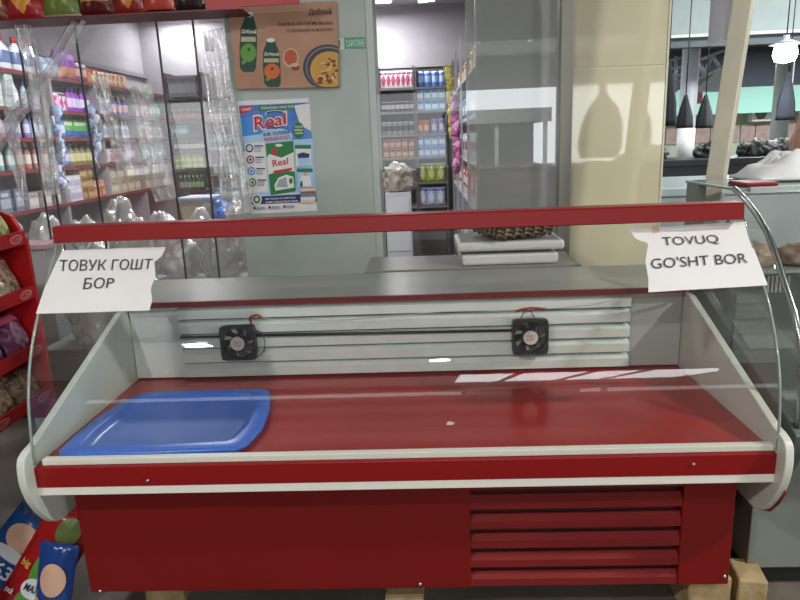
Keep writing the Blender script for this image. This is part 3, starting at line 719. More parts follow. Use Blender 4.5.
row(3, 1, [('bottle', bottle(.19, .04, 'dfe0e2', 'b5cfc8', 'eceaf0'), 2, 'white bottle', 'bottle', 1, 0), ('pack', pack(.12, .18, .07, 'c77f78', 'e6cfc9', 'a9564f'), 3, 'coral pack', 'pack', 1, 0), ('pack', pack(.12, .18, .07, '7fc2ac', 'd8ebe2', '4f9a86'), 3, 'mint pack', 'pack', 1, 0)])
row(3, 2, [('pack', pack(.12, .15, .07, 'd6c5c8', 'c98a96', 'eeeae8'), 3, 'blush pack', 'pack', 1, 0), ('bottle', bottle(.16, .036, 'd8dadf', 'c7a1ab', 'b34f62'), 3, 'white bottle with red cap', 'bottle', 1, 0)])
row(3, 3, [('pack', pack(.14, .17, .08, '8fc0b0', 'd5e6de', '5f9f8c'), 5, 'mint green pack', 'pack', 1, 0)])
row(3, 4, [('carton', carton_box(.14, .12, .11, 'c9bda6', 'ded6c6', 'a8977a'), 4, 'tan carton', 'box', 2, .112)])
# garlands of pale blue sachets hanging on the left rack
SACH = mat('sachet_blue', '8fa8c8', .25); SACH2 = mat('sachet_lilac', 'a4a2cc', .25); SACHW = mat('sachet_white', 'd5dbe4', .25)
def garland(px, y0, y1, n, Yp, label):
    o = thing('sachet_strip', label, 'sachets', at(px, y0, Yp))
    for k in range(n):
        p = at(px + random.uniform(-3, 3) + (y1 - y0) * .1 * k / n, y0 + (y1 - y0) * k / n, Yp); m = MB(); s = .04
        M = Matrix.Translation(p) @ Matrix.Rotation(random.uniform(-.6, .6), 4, 'Y') @ Matrix.Rotation(random.uniform(-.8, .8), 4, 'Z')
        for sg in (-1, 1): m.sheet(lambda u, v: M @ Vector(((u - .5) * 2 * s, sg * .012 * (1 - (2 * u - 1) ** 2) * (1 - (2 * v - 1) ** 2), (v - .5) * 2.2 * s)), 4, 4)
        m.build('sachet', [(SACH, SACH2, SACHW)[k % 3]], o)
garland(54, 112, 190, 15, 4.95, 'strip of pale blue sachets hanging at the left of the purple bottle rack')
garland(92, 110, 170, 13, 5.7, 'strip of blue and lilac sachets hanging at the right of the purple bottle rack')

# far racks
YF = 7.44
def rowb(x0px, x1px, ypx, maker, n, name, desc, cat, where, layers=1, hh=0, Y=YF, rz=0):
    z = at((x0px + x1px) / 2, ypx, Y).z; a = at(x0px, ypx, Y).x; c = at(x1px, ypx, Y).x; st = (c - a) / n
    for k in range(n):
        for L in range(layers):
            lab = '%s %s %s, counting from left' % (ORD[k], desc, where)
            if layers > 1: lab = '%s %s, %s layer, %s' % (ORD[k], desc, ('lower', 'middle', 'upper')[L] if layers == 3 else ('lower', 'upper')[L], where)
            place(name, maker, (a + st * (k + .5), Y + .07, zsnap(z) + .0015 + L * hh), rz + random.uniform(-.08, .08), lab, cat, '%ss %s' % (desc, where))
ZS = []
def zsnap(z): return min(ZS, key=lambda q: abs(q - z)) if ZS else z
def zrow(pxm, ys, Y=YF): return [at(pxm, y, Y).z for y in ys]
ZS = zrow(185, (97, 121, 135, 152, 169, 191, 207))
rack_back('shelf_rack', at(168, 120, YF).x, at(204, 120, YF).x, YF, YF + .36, ZS + [.3], at(185, 72, YF).z, 'dark red shelf rack on the back wall with rows of yellow-green cans', BOARD, DKRED, DKRED)
rowb(169, 196, 97, carton_box(.06, .1, .22, '9b9ca6', 'c3c4cc', '7d7e88'), 6, 'binder', 'grey upright packet', 'pack', 'on top of the dark red rack')
rowb(170, 203, 121, bottle(.13, .02, '6a1f18', 'b0552a', 'c9a24a'), 10, 'sauce_bottle', 'red sauce bottle', 'bottle', 'in the dark red rack')
rowb(172, 186, 135, carton_box(.1, .1, .1, '4f9a92', 'a9d0c9', '2f5f5c'), 2, 'carton', 'small teal box', 'box', 'in the dark red rack')
rowb(171, 203, 152, can(.12, .024, '571d20', 'd8cfc8', 'a8262c'), 8, 'jar', 'dark red jar', 'jar', 'in the dark red rack')
rowb(172, 203, 169, can(.062, .036, 'a9c04a', 'd0d890', 'c8cc9a'), 5, 'can', 'yellow-green can', 'can', 'in the dark red rack', 3, .063)
rowb(174, 203, 191, bottle(.17, .024, '1f3a2a', '9ab08a', 'd8d8d2'), 7, 'bottle', 'dark green bottle', 'bottle', 'in the dark red rack')
ZS = zrow(222, (97, 122, 150, 176, 200))
rack_back('shelf_rack', at(205, 120, YF).x, at(240, 120, YF).x, YF, YF + .36, ZS + [.3], at(222, 74, YF).z, 'pale shelf rack on the back wall beside the dark red one')
rowb(206, 239, 122, pack(.1, .14, .06, 'b0a59c', 'd8cfc5', '8c6f63'), 5, 'pack', 'taupe pack', 'pack', 'in the pale back rack')
rowb(206, 239, 150, bottle(.17, .03, 'b7c0b4', '5f8a64', 'd9dbd6'), 6, 'bottle', 'pale bottle', 'bottle', 'in the pale back rack')
rowb(206, 239, 176, bottle(.16, .03, 'a8b9a0', 'dfe3da', '4d7a4f'), 6, 'bottle', 'sage bottle', 'bottle', 'in the pale back rack')
rowb(206, 239, 200, pack(.1, .14, .06, '9aa8b8', 'd3d9df', '5b7396'), 5, 'pack', 'slate pack', 'pack', 'in the pale back rack')
ZE = zrow(398, (88, 112, 135, 158, 183, 207)); ZS = ZE
DK2 = mat('far_rack_grey', '5c5a5c', .6)
rack_back('shelf_rack', at(379, 120, YF).x, at(415.5, 120, YF).x, YF, YF + .36, ZE, at(398, 66, YF).z, 'grey shelf rack on the back wall with brown boxes, left of the blue boxes', mat('far_board', '8f8d8d', .5), mat('far_edge', '77706f', .5), DK2)
rowb(381, 415, 88, pack(.075, .18, .05, 'd9d2d6', 'b2506a', '7c4a5c', 1), 7, 'pack', 'white and maroon pack', 'pack', 'atop the brown-box rack')
rowb(381, 415, 112, can(.11, .03, '3c3738', 'd0cac8', 'e0dcd8'), 7, 'mug', 'black and white mug', 'mug', 'in the brown-box rack')
rowb(381, 415, 135, can(.14, .032, '9a9594', '2f2c2e', 'dedad6'), 6, 'jar', 'grey jar', 'jar', 'in the brown-box rack')
rowb(383, 415, 158, carton_box(.062, .09, .1, 'a36e55', 'd0a68e', '7a4636'), 5, 'carton', 'brown box', 'box', 'in the brown-box rack', 2, .102)
rack_back('shelf_rack', at(416, 120, YF).x, at(447, 120, YF).x, YF, YF + .36, ZE, at(430, 66, YF).z, 'grey shelf rack on the back wall with light blue boxes', MATS['far_board'], MATS['far_edge'], DK2)
rowb(417, 446, 88, can(.16, .036, '4a78c4', 'a9c6ea', 'dfe6f0'), 4, 'tub', 'blue round tub', 'tub', 'atop the blue-box rack')
rowb(417, 446, 112, carton_box(.075, .09, .11, '7fb8dc', 'dcecf4', '3f86b8'), 4, 'carton', 'light blue box', 'box', 'on blue-box rack second shelf', 2, .112)
rowb(417, 430, 135, pack(.075, .15, .06, 'd9814f', 'ecc9a8', 'b85a34'), 2, 'pack', 'orange pack', 'pack', 'in the blue-box rack')
rowb(431, 446, 135, pack(.075, .16, .06, 'a79fd6', 'e0dcf0', '7a70b8'), 2, 'pack', 'lilac pack', 'pack', 'in the blue-box rack')
rowb(417, 446, 158, carton_box(.075, .09, .11, '86b4e0', 'dfeaf6', '5a8ccc'), 4, 'carton', 'pale blue box', 'box', 'on blue-box rack fourth shelf', 2, .112)
rowb(418, 446, 183, pack(.11, .2, .07, 'b8c94e', 'e0e6a8', '6f8a3a', 1), 3, 'pack', 'lime green pack', 'pack', 'on blue-box rack fifth shelf')
rowb(418, 446, 207, pack(.11, .2, .07, 'c3cbe6', 'eceff6', '6b7fc0', 1), 3, 'pack', 'white and blue pack', 'pack', 'on blue-box rack lowest shelf')
# right rack with hanging sachets
o = rack_side('shelf_rack', 4.1, 7.40, .43, .76, [.2, .55, .9, 1.2, 1.5, 1.8], 2.15, 'silver shelf rack along the right wall of the shop', mat('silver_board', 'a9a9ac', .4), mat('silver_edge', 'c2c2c6', .35), mat('silver_panel', '9c9ca2', .4))
for y in (4.1, 4.9, 5.7, 6.5, 7.37): b = MB(); b.box(.415, .43, y, y + .03, 0, 2.15); b.build('upright', mat('upright_silver', 'b5b5ba', .35, metal=.4), o)
k = 0
for zi, z in enumerate((.9, 1.2, 1.5, 1.8)):
    cs = [('b4483f', 'e0c9b8', 'd8d0c8'), ('c8ccd6', '8a5a6a', 'eceaf0'), ('6f8fae', 'd8dfe6', '3f5f8a'), ('b58a4e', 'e6d6b0', '8a3a34')][zi]
    nm = ['red', 'rose and white', 'steel blue', 'ochre'][zi]
    for j in range(9):
        place('pack', pack(.14, .2, .07, *cs), (.50, 4.25 + j * .34, z + .0015), -PI / 2 + random.uniform(-.1, .1), '%s %s pack on the %s shelf of the silver rack' % (ORD[j], nm, ['fourth', 'third', 'second', 'top'][zi]), 'pack', '%s packs in the silver rack' % nm)
def hang(px, y0, y1, n, Yp, cols, label):
    o = thing('sachet_strip', label, 'sachets', at(px, y0, Yp))
    for k in range(n):
        p = at(px + (y1 - y0) * .06 * k / n + random.uniform(-1, 1), y0 + (y1 - y0) * k / n, Yp); m = MB(); s = .035
        M = Matrix.Translation(p) @ Matrix.Rotation(random.uniform(-.3, .3), 4, 'Y') @ Matrix.Rotation(random.uniform(-.8, .8), 4, 'Z')
        for sg in (-1, 1): m.sheet(lambda u, v: M @ Vector(((u - .5) * 2 * s, sg * .01 * (1 - (2 * u - 1) ** 2) * (1 - (2 * v - 1) ** 2), (v - .5) * 2.4 * s)), 4, 4)
        m.build('sachet', plast(cols[k % len(cols)], .3), o)
hang(449, 70, 140, 12, 6.6, ('d9c84a', 'dfd88a', 'c9b03a'), 'strip of yellow sachets hanging at the deep end of the silver rack')
hang(454, 100, 175, 12, 5.6, ('c46a9a', 'd99abf', 'a84f86'), 'strip of pink sachets hanging from the silver rack')
# white cabinet with a wrapped bundle
a, c = at(385, 193, 6.4), at(411, 193, 6.4)
b = MB(); b.box(a.x, c.x, 6.4, 6.75, 0, a.z); o = b.build('cabinet', mat('white_cabinet', 'c6c8cc', .45), loc=((a.x + c.x) / 2, 6.57, 0), bevel=.004); tag(o, 'small white cabinet in front of the brown-box rack', 'cabinet')
b = MB(); b.box(a.x + .02, c.x - .02, 6.393, 6.4, .3, a.z - .05); b.build('door', mat('white_door', 'd2d4d8', .4), o)
def crumple(name, c, r, seed, m, label, cat, group=None, amp=.35, freq=2.2, sub=3, flat=True):
    bm = bmesh.new(); bmesh.ops.create_icosphere(bm, subdivisions=sub, radius=1)
    for v in bm.verts:
        p = v.co.copy(); n = noise.noise(p * freq + Vector((seed * 3.7, 0, 0))) + .5 * noise.noise(p * freq * 2.3 + Vector((0, seed * 5.1, 0)))
        q = p * (1 + amp * n); q.z = max(q.z, -.62) if flat else q.z
        v.co = Vector((q.x * r[0], q.y * r[1], (q.z + .62) * r[2] if flat else q.z * r[2]))
    me = bpy.data.meshes.new(name); bm.to_mesh(me); bm.free()
    for p in me.polygons: p.use_smooth = sub > 3
    me.materials.append(m); o = bpy.data.objects.new(name, me); COL.objects.link(o); o.location = c
    return tag(o, label, cat, group)
crumple('bundle', ((a.x + c.x) / 2, 6.55, a.z + .002), (.17, .15, .17), 1, mat('bundle_beige', 'b9b0a4', .4, c2='8d8276', vscale=18), 'bundle of wrapped goods lying on the white cabinet', 'bundle')

# clear tub with yellow goods and a blue bag behind the window
a, c = at(181, 223, 4.3), at(213, 223, 4.3); zb = a.z - .02; zt = at(197, 201, 4.3).z; cx = (a.x + c.x) / 2; hw = (c.x - a.x) / 2
TUBM = glassmat('tub_clear', (.85, .87, .86), .08, .7, 3, rough=.1, diff=.25)
o = thing('storage_tub', 'clear plastic tub of yellow goods with a grey lid behind the shop window', 'tub', (cx, 4.4, zb))
m = MB(); m.prism([(cx - hw * .85, zb), (cx + hw * .85, zb), (cx + hw, zt), (cx - hw, zt)], 4.3, 4.52, 'y'); m.build('tub', TUBM, o)
m = MB(); m.prism([(cx - hw * .8, zb + .01), (cx + hw * .2, zb + .01), (cx + hw * .25, zt - .03), (cx - hw * .9, zt - .04)], 4.315, 4.5, 'y'); m.build('contents', mat('yellow_goods', 'd8b93c', .6), o)
m = MB(); m.box(cx - hw * 1.08, cx + hw * 1.08, 4.285, 4.535, zt, zt + .025); m.build('lid', mat('lid_grey', 'a3aebd', .3), o, bevel=.008)
CTR = mat('counter_grey', '87848a', .5)
b = MB(); b.box(-2.45, -1.0, 4.2, 4.65, 0, zb - .002); tag(b.build('counter', CTR, loc=(-1.7, 4.4, 0), bevel=.004), 'grey counter inside the shop carrying the clear tub', 'counter')
crumple('bag', at(220, 224, 4.35) + Vector((0, .05, 0)) - Vector((0, 0, at(220, 224, 4.35).z - zb)), (.075, .07, .10), 5, mat('blue_bag', '3566b8', .3), 'blue plastic bag beside the clear tub', 'bag')
# lower counter with heaps of clear plastic bags
b = MB(); b.box(-2.6, -.9, 3.45, 4.0, 0, .66); tag(b.build('counter', mat('counter_lower', '77747a', .5), loc=(-1.7, 3.7, 0), bevel=.004), 'low grey counter behind the window heaped with clear plastic bags', 'counter')
spots_old = [(68, 250, .13), (110, 235, .13), (128, 262, .14), (165, 255, .15), (190, 268, .13), (150, 228, .12), (95, 275, .13), (212, 262, .10), (182, 240, .11), (40, 228, .13), (75, 222, .12)]
cnt = 0
for r_, (yy, n, h) in enumerate(((3.58, 7, .17), (3.86, 7, .235))):
    for k in range(n):
        x = -2.46 + k * .235 + (.05 if r_ else 0)
        crumple('plastic_bag', (x, yy, .662), (.095 + .01 * random.random(), .11, h * (.75 + .5 * random.random())), 11 + cnt, BAGF, '%s clear plastic bag from the left in the %s row on the low counter' % (ORD[k], ('front', 'back')[r_]), 'plastic bag', 'clear bags on the low counter', amp=.3, freq=2.2, sub=4); cnt += 1
# sack heaps seen left of the case
b = MB(); b.box(-1.62, -1.1, 2.72, 3.05, 0, .52); tag(b.build('crate', mat('crate_grey', '74706c', .6), loc=(-1.36, 2.9, 0), bevel=.006), 'grey crate behind the left end of the red counter', 'crate')
for k, (x, z) in enumerate(((-1.43, .522), (-1.2, .522))):
    crumple('plastic_bag', (x, 2.87, z), (.105, .13, .20), 31 + k, BAGF, ('left', 'right')[k] + ' bundle of clear plastic bags on the crate behind the red counter', 'plastic bag', None, amp=.3, freq=2.4, sub=4)
a, c = at(24, 245, 3.02), at(44, 245, 3.02)
b = MB(); b.box(a.x - .1, c.x, 3.02, 3.17, 0, a.z - .02); o = b.build('cabinet', mat('pale_cabinet', 'b8b8bc', .5), loc=((a.x + c.x) / 2, 3.1, 0)); tag(o, 'narrow pale grey cabinet standing between the snack rack and the window', 'cabinet')
b = MB(); b.box(a.x - .12, c.x + .02, 3.0, 3.18, a.z - .02, a.z); b.build('top', mat('pink_top', 'b89aa0', .4), o)

# clear plastic film hanging in the shop window
def film(pts, w, label, Yp=3.1, pleat=5, n=26, amp=.012):
    P = [Vector((x, y)) for x, y in pts]
    def along(t):
        L = [(b_ - a_).length for a_, b_ in zip(P, P[1:])]; s = t * sum(L)
        for (a_, b_), l in zip(zip(P, P[1:]), L):
            if s <= l: return a_ + (b_ - a_) * (s / l), (b_ - a_).normalized()
            s -= l
        return P[-1], (P[-1] - P[-2]).normalized()
    def fn(u, v):
        q, d = along(v); nrm = Vector((-d.y, d.x)); ww = w * (1 + .25 * noise.noise(Vector((v * 4, w, 1))))
        q2 = q + nrm * ((u - .5) * ww)
        dy = amp * math.sin(u * pleat * 2 * PI + 3 * noise.noise(Vector((v * 3, 0, w)))) + .02 * noise.noise(Vector((u * 3, v * 6, w)))
        return at(q2.x, q2.y, Yp + dy)
    m = MB(); m.sheet(fn, n, 40)
    p = at(*pts[-1], Yp)
    return tag(m.build('plastic_film', FILM, loc=p, fix=False), label, 'plastic film')
film([(80, 18), (52, 70), (20, 110), (-6, 148)], 15, 'twisted clear plastic film stretched diagonally across the left window', 3.08, 2)
film([(20, 18), (32, 60), (44, 130), (52, 195)], 16, 'narrow clear plastic film hanging upright at the far left window', 3.11, 2)
film([(6, 80), (14, 140), (24, 200)], 12, 'clear plastic film hanging lowest at the left edge above the snack rack', 3.09, 1.5)
film([(98, 75), (112, 120), (124, 170)], 14, 'short clear plastic film hanging in front of the orange packs', 3.1, 1.5)
film([(140, 85), (152, 140), (166, 200)], 22, 'pleated clear plastic film hanging left of the dark red rack', 3.1, 2.5)
film([(208, 30), (219, 90), (230, 150), (238, 214)], 28, 'wide pleated clear plastic film hanging against the pillar edge', 3.12, 3)

# table and scale behind the counter
TB = mat('table_grey', '8a877f', .35)
a, c = at(365, 277, 2.66), at(581, 272, 2.66)
o = thing('table', 'grey side table standing behind the red counter under the scale', 'table', ((a.x + c.x) / 2, 2.85, 0))
b = MB(); b.box(a.x, c.x, 2.66, 2.98, a.z, a.z + .025); b.build('table_top', TB, o, bevel=.003); tz = a.z + .025
for x in (a.x + .03, c.x - .06):
    for y in (2.69, 2.92): b = MB(); b.box(x, x + .03, y, y + .03, 0, a.z); b.build('leg', STEEL, o)
sa, sb = at(457, 268, 2.70), at(563, 266, 2.70)
WS = mat('scale_white', 'cfcecb', .35); SG = mat('scale_top', '8d8a84', .4)
o = thing('scale', 'white market scale with a wide platform on the side table', 'scale', ((sa.x + sb.x) / 2, 2.88, tz))
x0, x1 = sa.x, sb.x
b = MB(); b.box(x0 + .02, x1 - .02, 2.69, 2.94, tz + .001, tz + .048); b.build('body', WS, o, bevel=.012)
b = MB(); b.box(x0 + .05, x1 - .05, 2.72, 2.92, tz + .048, tz + .062); b.build('plinth', mat('scale_gap', '5c5955', .6), o)
b = MB(); b.box(x0, x1, 2.67, 2.96, tz + .062, tz + .10); b.build('platform', WS, o, bevel=.012)
b = MB(); b.box(x0 + .02, x1 - .02, 2.685, 2.95, tz + .099, tz + .103); b.build('tray', SG, o)
EG = mat('egg_tray', '8f7f6c', .85, c2='75654f', vscale=10)
def eggtray(z, label, j):
    m = MB(); ex0, ex1 = x0 + .085, x1 - .045; n = 6
    def fn(u, v): 
        h = .022 * (math.cos(u * n * 2 * PI) * math.cos(v * n * 2 * PI))
        e = 1 if 0 < u < 1 and 0 < v < 1 else 0
        q = Matrix.Rotation(.35, 2) @ Vector((.26 * (u - .5), .26 * (v - .5)))
        return ((ex0 + ex1) / 2 + q.x + j, 2.80 + q.y + j, z + .024 + h * e)
    m.sheet(fn, 48, 48); return tag(m.build('egg_tray', EG, loc=((ex0 + ex1) / 2, 2.80, z), fix=False), label, 'egg tray', 'egg trays on the scale')
for k, l in enumerate(('lowest', 'middle', 'topmost')): eggtray(tz + .105 + .016 * k, '%s grey-brown moulded egg tray of the stack on the scale' % l, .003 * k)

#NEXT
# ------------------------------------------------------------------ red snack rack at the left
SR = mat('snack_red', 'b01219', .4, spec=.5)
X0 = -1.318; YE = 2.25
tz_ = [at(22 + 30 * (y - 243) / 153, y, YE).z for y in (243.5, 297, 351, 396)]
o = thing('snack_rack', 'red cardboard snack rack with four tiers of bagged snacks left of the meat counter', 'rack', (-1.55, 1.8, 0))
side = [(-1.80, .40), (X0 + .012, .40), (X0 + .012, tz_[0] + .015), (X0 - .03, tz_[0] + .10), (-1.42, 1.185), (-1.48, 1.205), (-1.80, 1.21)]
for y in (1.10, YE): b = MB(); b.prism(side, y, y + .016, 'y'); b.build('end_panel', SR, o, bevel=.002)
b = MB(); b.box(-1.80, -1.785, 1.11, YE, .05, 1.2); b.build('back_panel', SR, o)
b = MB(); b.box(-1.80, -1.6, 1.14, YE - .03, 0, .40); b.build('base', mat('snack_base', '6a1014', .5), o)
PINKT = mat('tier_emblem', 'd98a8a', .5)
for z in tz_:
    b = MB(); b.box(-1.785, X0, 1.116, YE, z, z + .008); b.prism([(X0, z - .002), (X0 + .008, z - .002), (X0 + .014, z + .046), (X0 + .006, z + .046)], 1.116, YE, 'y'); t_ = b.build('tier', SR, o)
    for yc in (2.19, 1.95):
        b = MB()
        for r, e in (((.036, .016), 0), ((.029, .011), 1)):
            pts = [(X0 + .0115 + .001 * e + .0013 * 0 + .006 * (.024 + r[1] * math.sin(a)) / .048, yc + r[0] * math.cos(a) * (1 + .06 * math.sin(3 * a)), z + .022 + r[1] * math.sin(a)) for a in [2 * PI * k / 20 for k in range(20)]]
            b.poly(pts, e)
        text_into(b, 'CHI', lambda u, v: (X0 + .0165 + .001, yc - .022 + .044 * u, z + .0155 + .014 * v), 0, True)
        b.build('emblem', [PINKT, SR], t_, fix=False)
# bags of snacks standing in each tier, leaning back
tiers = [('green', ['5f8a3c', 'c9c48a/7d9a4a', '8fae5c'], 'green snack bag', .16), ('dark', ['5d4a3e/c0a892', 'b59a80/4a3a30', '6a5344'], 'brown nut bag', .17), ('violet', ['5a2a5c/8a3f5f', 'b48aa0/5f2f52', 'c45a7a'], 'violet sweet bag', .155), ('cocoa', ['4a332b/9a8068', 'a1826c/4f3a32', '7c3a34'], 'cocoa brown snack bag', .15)]
for (nm, cs, desc, h), z, tn in zip(tiers, tz_, ('top', 'second', 'third', 'lowest')):
    for r in range(3):
        for k in range(4):
            yy = YE - .082 - .155 * k
            place('snack_bag', pack(.15, h + .0, .07, *cs, 1), (X0 - .022 - .115 * r, yy, z + .012), PI / 2 + random.uniform(-.1, .1), '%s %s from the right, %s row, %s tier of red rack' % (ORD[k], desc, ('front', 'middle', 'back')[r], tn), 'snack bag', '%ss on the red rack' % desc, rx=-.42)

# snack bags on the floor in front of the rack
def floorbag(p0, p1, w, t, zones, mats_, label, tilt, seed, extra=None):
    """standing bag; p0 bottom centre, p1 top centre on the picture, at distance Y"""
    A_, B_ = Vector(p0), Vector(p1); ax = (B_ - A_); h = ax.length; zx = ax.normalized()
    nrm = Vector(tilt).normalized(); xx = nrm.cross(zx).normalized() * -1; yy = zx.cross(xx)
    m = MB()
    def P(u, v, s, off=0):
        x = u - .5; y = v - .5
        th = t / 2 * max(0, 1 - (2 * abs(x)) ** 2.6) * max(0, 1 - (2 * abs(y)) ** 5) ** .7
        wr = .10 * t * noise.noise(Vector((x * 6, y * 9, seed))) * (1 if th > .002 else 0)
        return A_ + xx * (x * w * (1 - .05 * (1 - (2 * y) ** 2))) + zx * (v * h) + nrm * (s * (th + wr) + off)
    m.sheet(lambda u, v: P(u, v, 1), 24, 40, mfn=zones); m.sheet(lambda u, v: P(u, v, -1), 24, 40, mi=0)
    o = m.build('snack_bag', mats_, loc=A_, fix=False); tag(o, label, 'snack bag', None)
    if extra: extra(o, P)
    return o
BB, BR = mat('bag_blue', '1d4f8f', .22), mat('bag_red', '8e1a1c', .22)
BW, BY, BP, BGn, BDK = mat('bag_white', 'cfd3d8', .3), mat('bag_yellow', 'c9a93e', .3), mat('bag_peach', 'c9a48c', .35), mat('bag_green', '4c8a3a', .3), mat('bag_dark', '1c2334', .3)
def blob(o, P, name, m, cu, cv, ru, rv, n=20, off=.007):
    b = MB()
    def f(r, a): return P(cu + r * ru * math.cos(a), cv + r * rv * math.sin(a), 1, off)
    vs = [f(0, 0)] + [f(.5, 2 * PI * k / n) for k in range(n)] + [f(1, 2 * PI * k / n) for k in range(n)]
    b.add(vs, [(0, 1 + k, 1 + (k + 1) % n) for k in range(n)] + [(1 + k, 1 + n + k, 1 + n + (k + 1) % n, 1 + (k + 1) % n) for k in range(n)], 0, True)
    return b.build(name, m, o, fix=False)
def word(o, P, body, u0, u1, v0, v1, m, off=.013):
    b = MB(); text_into(b, body, lambda u, v: P(u0 + (u1 - u0) * u, v0 + (v1 - v0) * v, 1, off), 0, True); return b.build('lettering', m, o, fix=False)
def ex1(o, P):
    blob(o, P, 'print_patch', BP, .5, .76, .34, .12); blob(o, P, 'print_band', BW, .5, .60, .36, .055, off=.009)
    word(o, P, '663', .22, .78, .40, .52, BW); word(o, P, 'SNACK', .30, .72, .33, .37, BW)
def ex2(o, P):
    blob(o, P, 'print_patch', BGn, .55, .28, .22, .13); blob(o, P, 'print_patch', BGn, .55, .55, .22, .16); blob(o, P, 'print_patch', mat('bag_olive', '5d6a3a', .3), .58, .83, .22, .10)
    blob(o, P, 'print_badge', BW, .55, .40, .22, .07, off=.010); word(o, P, 'MAXI', .40, .70, .375, .425, BDK, .014)
    word(o, P, 'big', .10, .28, .50, .56, BY); word(o, P, 'pack', .08, .26, .30, .35, BW)
def ex3(o, P):
    blob(o, P, 'print_patch', BP, .52, .70, .34, .14); blob(o, P, 'print_badge', BW, .55, .30, .26, .13, off=.009); word(o, P, 'Malyutka', .36, .74, .30, .36, mat('bag_crimson', '8f2a3c', .4), .014); word(o, P, 'snack', .42, .68, .23, .27, MATS['bag_crimson'], .014)
    for cu, cv in ((.16, .16), (.2, .36), (.82, .14), (.14, .5), (.84, .46)): blob(o, P, 'print_puff', BY, cu, cv, .1, .05, 10)
def pt(x, y, Y): return tuple(at(x, y, Y))
def z0(x, y): return tuple(atz(x, y, 0.0))
TL = (.1, -.82, .5)
floorbag(at(-34, 612, 1.74), at(44, 516, 1.86), .17, .085, lambda u, v: 0 if v < .93 else 1, [BB, mat('bag_navy_top', '2c3f63', .25)], 'blue snack bag with white lettering, leftmost on the floor by the counter', (.35, -.78, .5), 2.2, ex1)
floorbag(at(2, 640, 1.68), at(80, 508, 1.80), .165, .09, lambda u, v: 0, [BR], 'red and green snack bag leaning between two blue bags by the counter', (.35, -.78, .5), 4.1, ex2)
floorbag(at(46, 660, 1.65), at(60, 543, 1.68), .112, .06, lambda u, v: 0, [mat('bag_navy', '1d3f7f', .22)], 'blue snack bag with yellow puffs squeezed against the red counter end', (.15, -.85, .45), 6.3, ex3)

# overhead red shelf with bags along the top of the window
a, c = at(-30, 18, 3.0), at(241, 10, 3.0); zs = at(120, 15, 3.0).z
o = thing('overhead_shelf', 'red shelf above the left shop window carrying a row of snack bags', 'shelf', ((a.x + c.x) / 2, 3.08, zs))
b = MB(); b.box(a.x - .4, c.x, 3.0, 3.19, zs, zs + .006); b.build('board', mat('overhead_red', '6a1418', .4), o)
b = MB(); b.box(at(206, 12, 2.99).x, at(243, 12, 2.99).x, 2.99, 3.0, zs, zs + .06); b.box(at(243, 12, 2.99).x, at(300, 12, 2.99).x, 2.99, 3.0, at(270, 5, 2.99).z, zs + .06); b.build('front_lip', SR, o)
cols = [('7a3a24', 'd2a050', 'b0392c'), ('a3262a', 'd89a3c', 'e0d8c8'), ('b8b4a0', '6f7f3a', '3c5f9a'), ('5a1a1c', 'c98a4a', '8f2022'), ('8a2a26', 'cf8a3c', 'e0c48a'), ('3a2a2c', 'c04a3c', '8c8a8a'), ('2f2628', '9a9aa2', 'b44a4a'), ('3c2a28', 'd07a3a', 'd8cfc0'), ('4a2024', 'b0b8a0', 'a03c38'), ('2c2a2e', '8fb0a8', 'b0404a'), ('33272a', 'a0303a', 'c9c4bc'), ('2f2a30', '9a8fb8', 'b04a4c')]
names = ['brown and gold', 'red and gold', 'silver and green', 'maroon', 'brick red', 'black and coral', 'black and grey', 'black and orange', 'plum', 'black and teal', 'black and crimson', 'black and lilac']
x = a.x - .02
for k in range(12):
    w = .155 if k < 4 else .13
    place('snack_bag', pack(w + .02, .22, .08, *cols[k], k % 3), (x + w / 2, 3.06, zs + .0095), random.uniform(-.08, .08), '%s snack bag on the red shelf above the left window' % names[k], 'snack bag', 'snack bags on the overhead shelf', rx=-.12)
    x += w + .004
    if x > at(204, 12, 3.06).x: break

# ------------------------------------------------------------------ second meat counter at the right
GW = mat('counter_greywhite', '767c75', .4, var=.04); GD = mat('counter_inside', '4a504d', .4)
o2 = thing('display_case', 'grey meat counter with steel-rimmed curved glass at the right edge', 'display case', (1.9, 2.0, 0))
RIM = [(1.05, y, z) for y, z in [(2.10, 1.172), (2.02, 1.145), (1.945, 1.108), (1.885, 1.07), (1.83, 1.02), (1.76, .94), (1.705, .88), (1.668, .82), (1.652, .76), (1.642, .68), (1.64, .57)]]
b = MB(); b.tube(RIM, .009, 8); b.build('steel_rim', mat('rim_steel', 'a9b0aa', .25, metal=.9), o2)
m = MB(); n = len(RIM); vs = [v for v in RIM] + [(2.9, v[1], v[2]) for v in RIM]; m.add(vs, [(i, i + 1, n + i + 1, n + i) for i in range(n - 1)], 0, True); m.build('front_glass', GLASS, o2, fix=False)
m = MB(); m.poly([v for v in RIM] + [(1.05, 2.3, .86), (1.05, 2.3, 1.165)]); m.build('side_glass', GLASS, o2, fix=False)
b = MB(); b.prism([(2.55, .36), (1.75, .36), (1.70, .385), (1.655, .44), (1.62, .52), (1.615, .57), (1.66, .60), (2.25, .82), (2.55, .84)], 1.035, 1.065, 'x'); b.build('side_wall', GD, o2, bevel=.004)
b = MB(); b.box(1.02, 2.9, 1.76, 2.55, .075, .50); bd = b.build('cabinet_body', GW, o2, bevel=.003)
b = MB(); b.box(1.03, 2.88, 1.80, 2.5, .0, .075); b.build('plinth', DARKCAV, o2)  # near-black block standing in for the shadow beneath the cabinet
b = MB(); b.box(1.065, 2.9, 1.66, 2.3, .52, .58); b.build('deck', GD, o2)
b = MB(); b.box(1.065, 2.9, 2.3, 2.34, .5, .86); b.build('back_wall', GW, o2)
ga, gc = at(768, 276, 2.29), at(790, 292, 2.29)
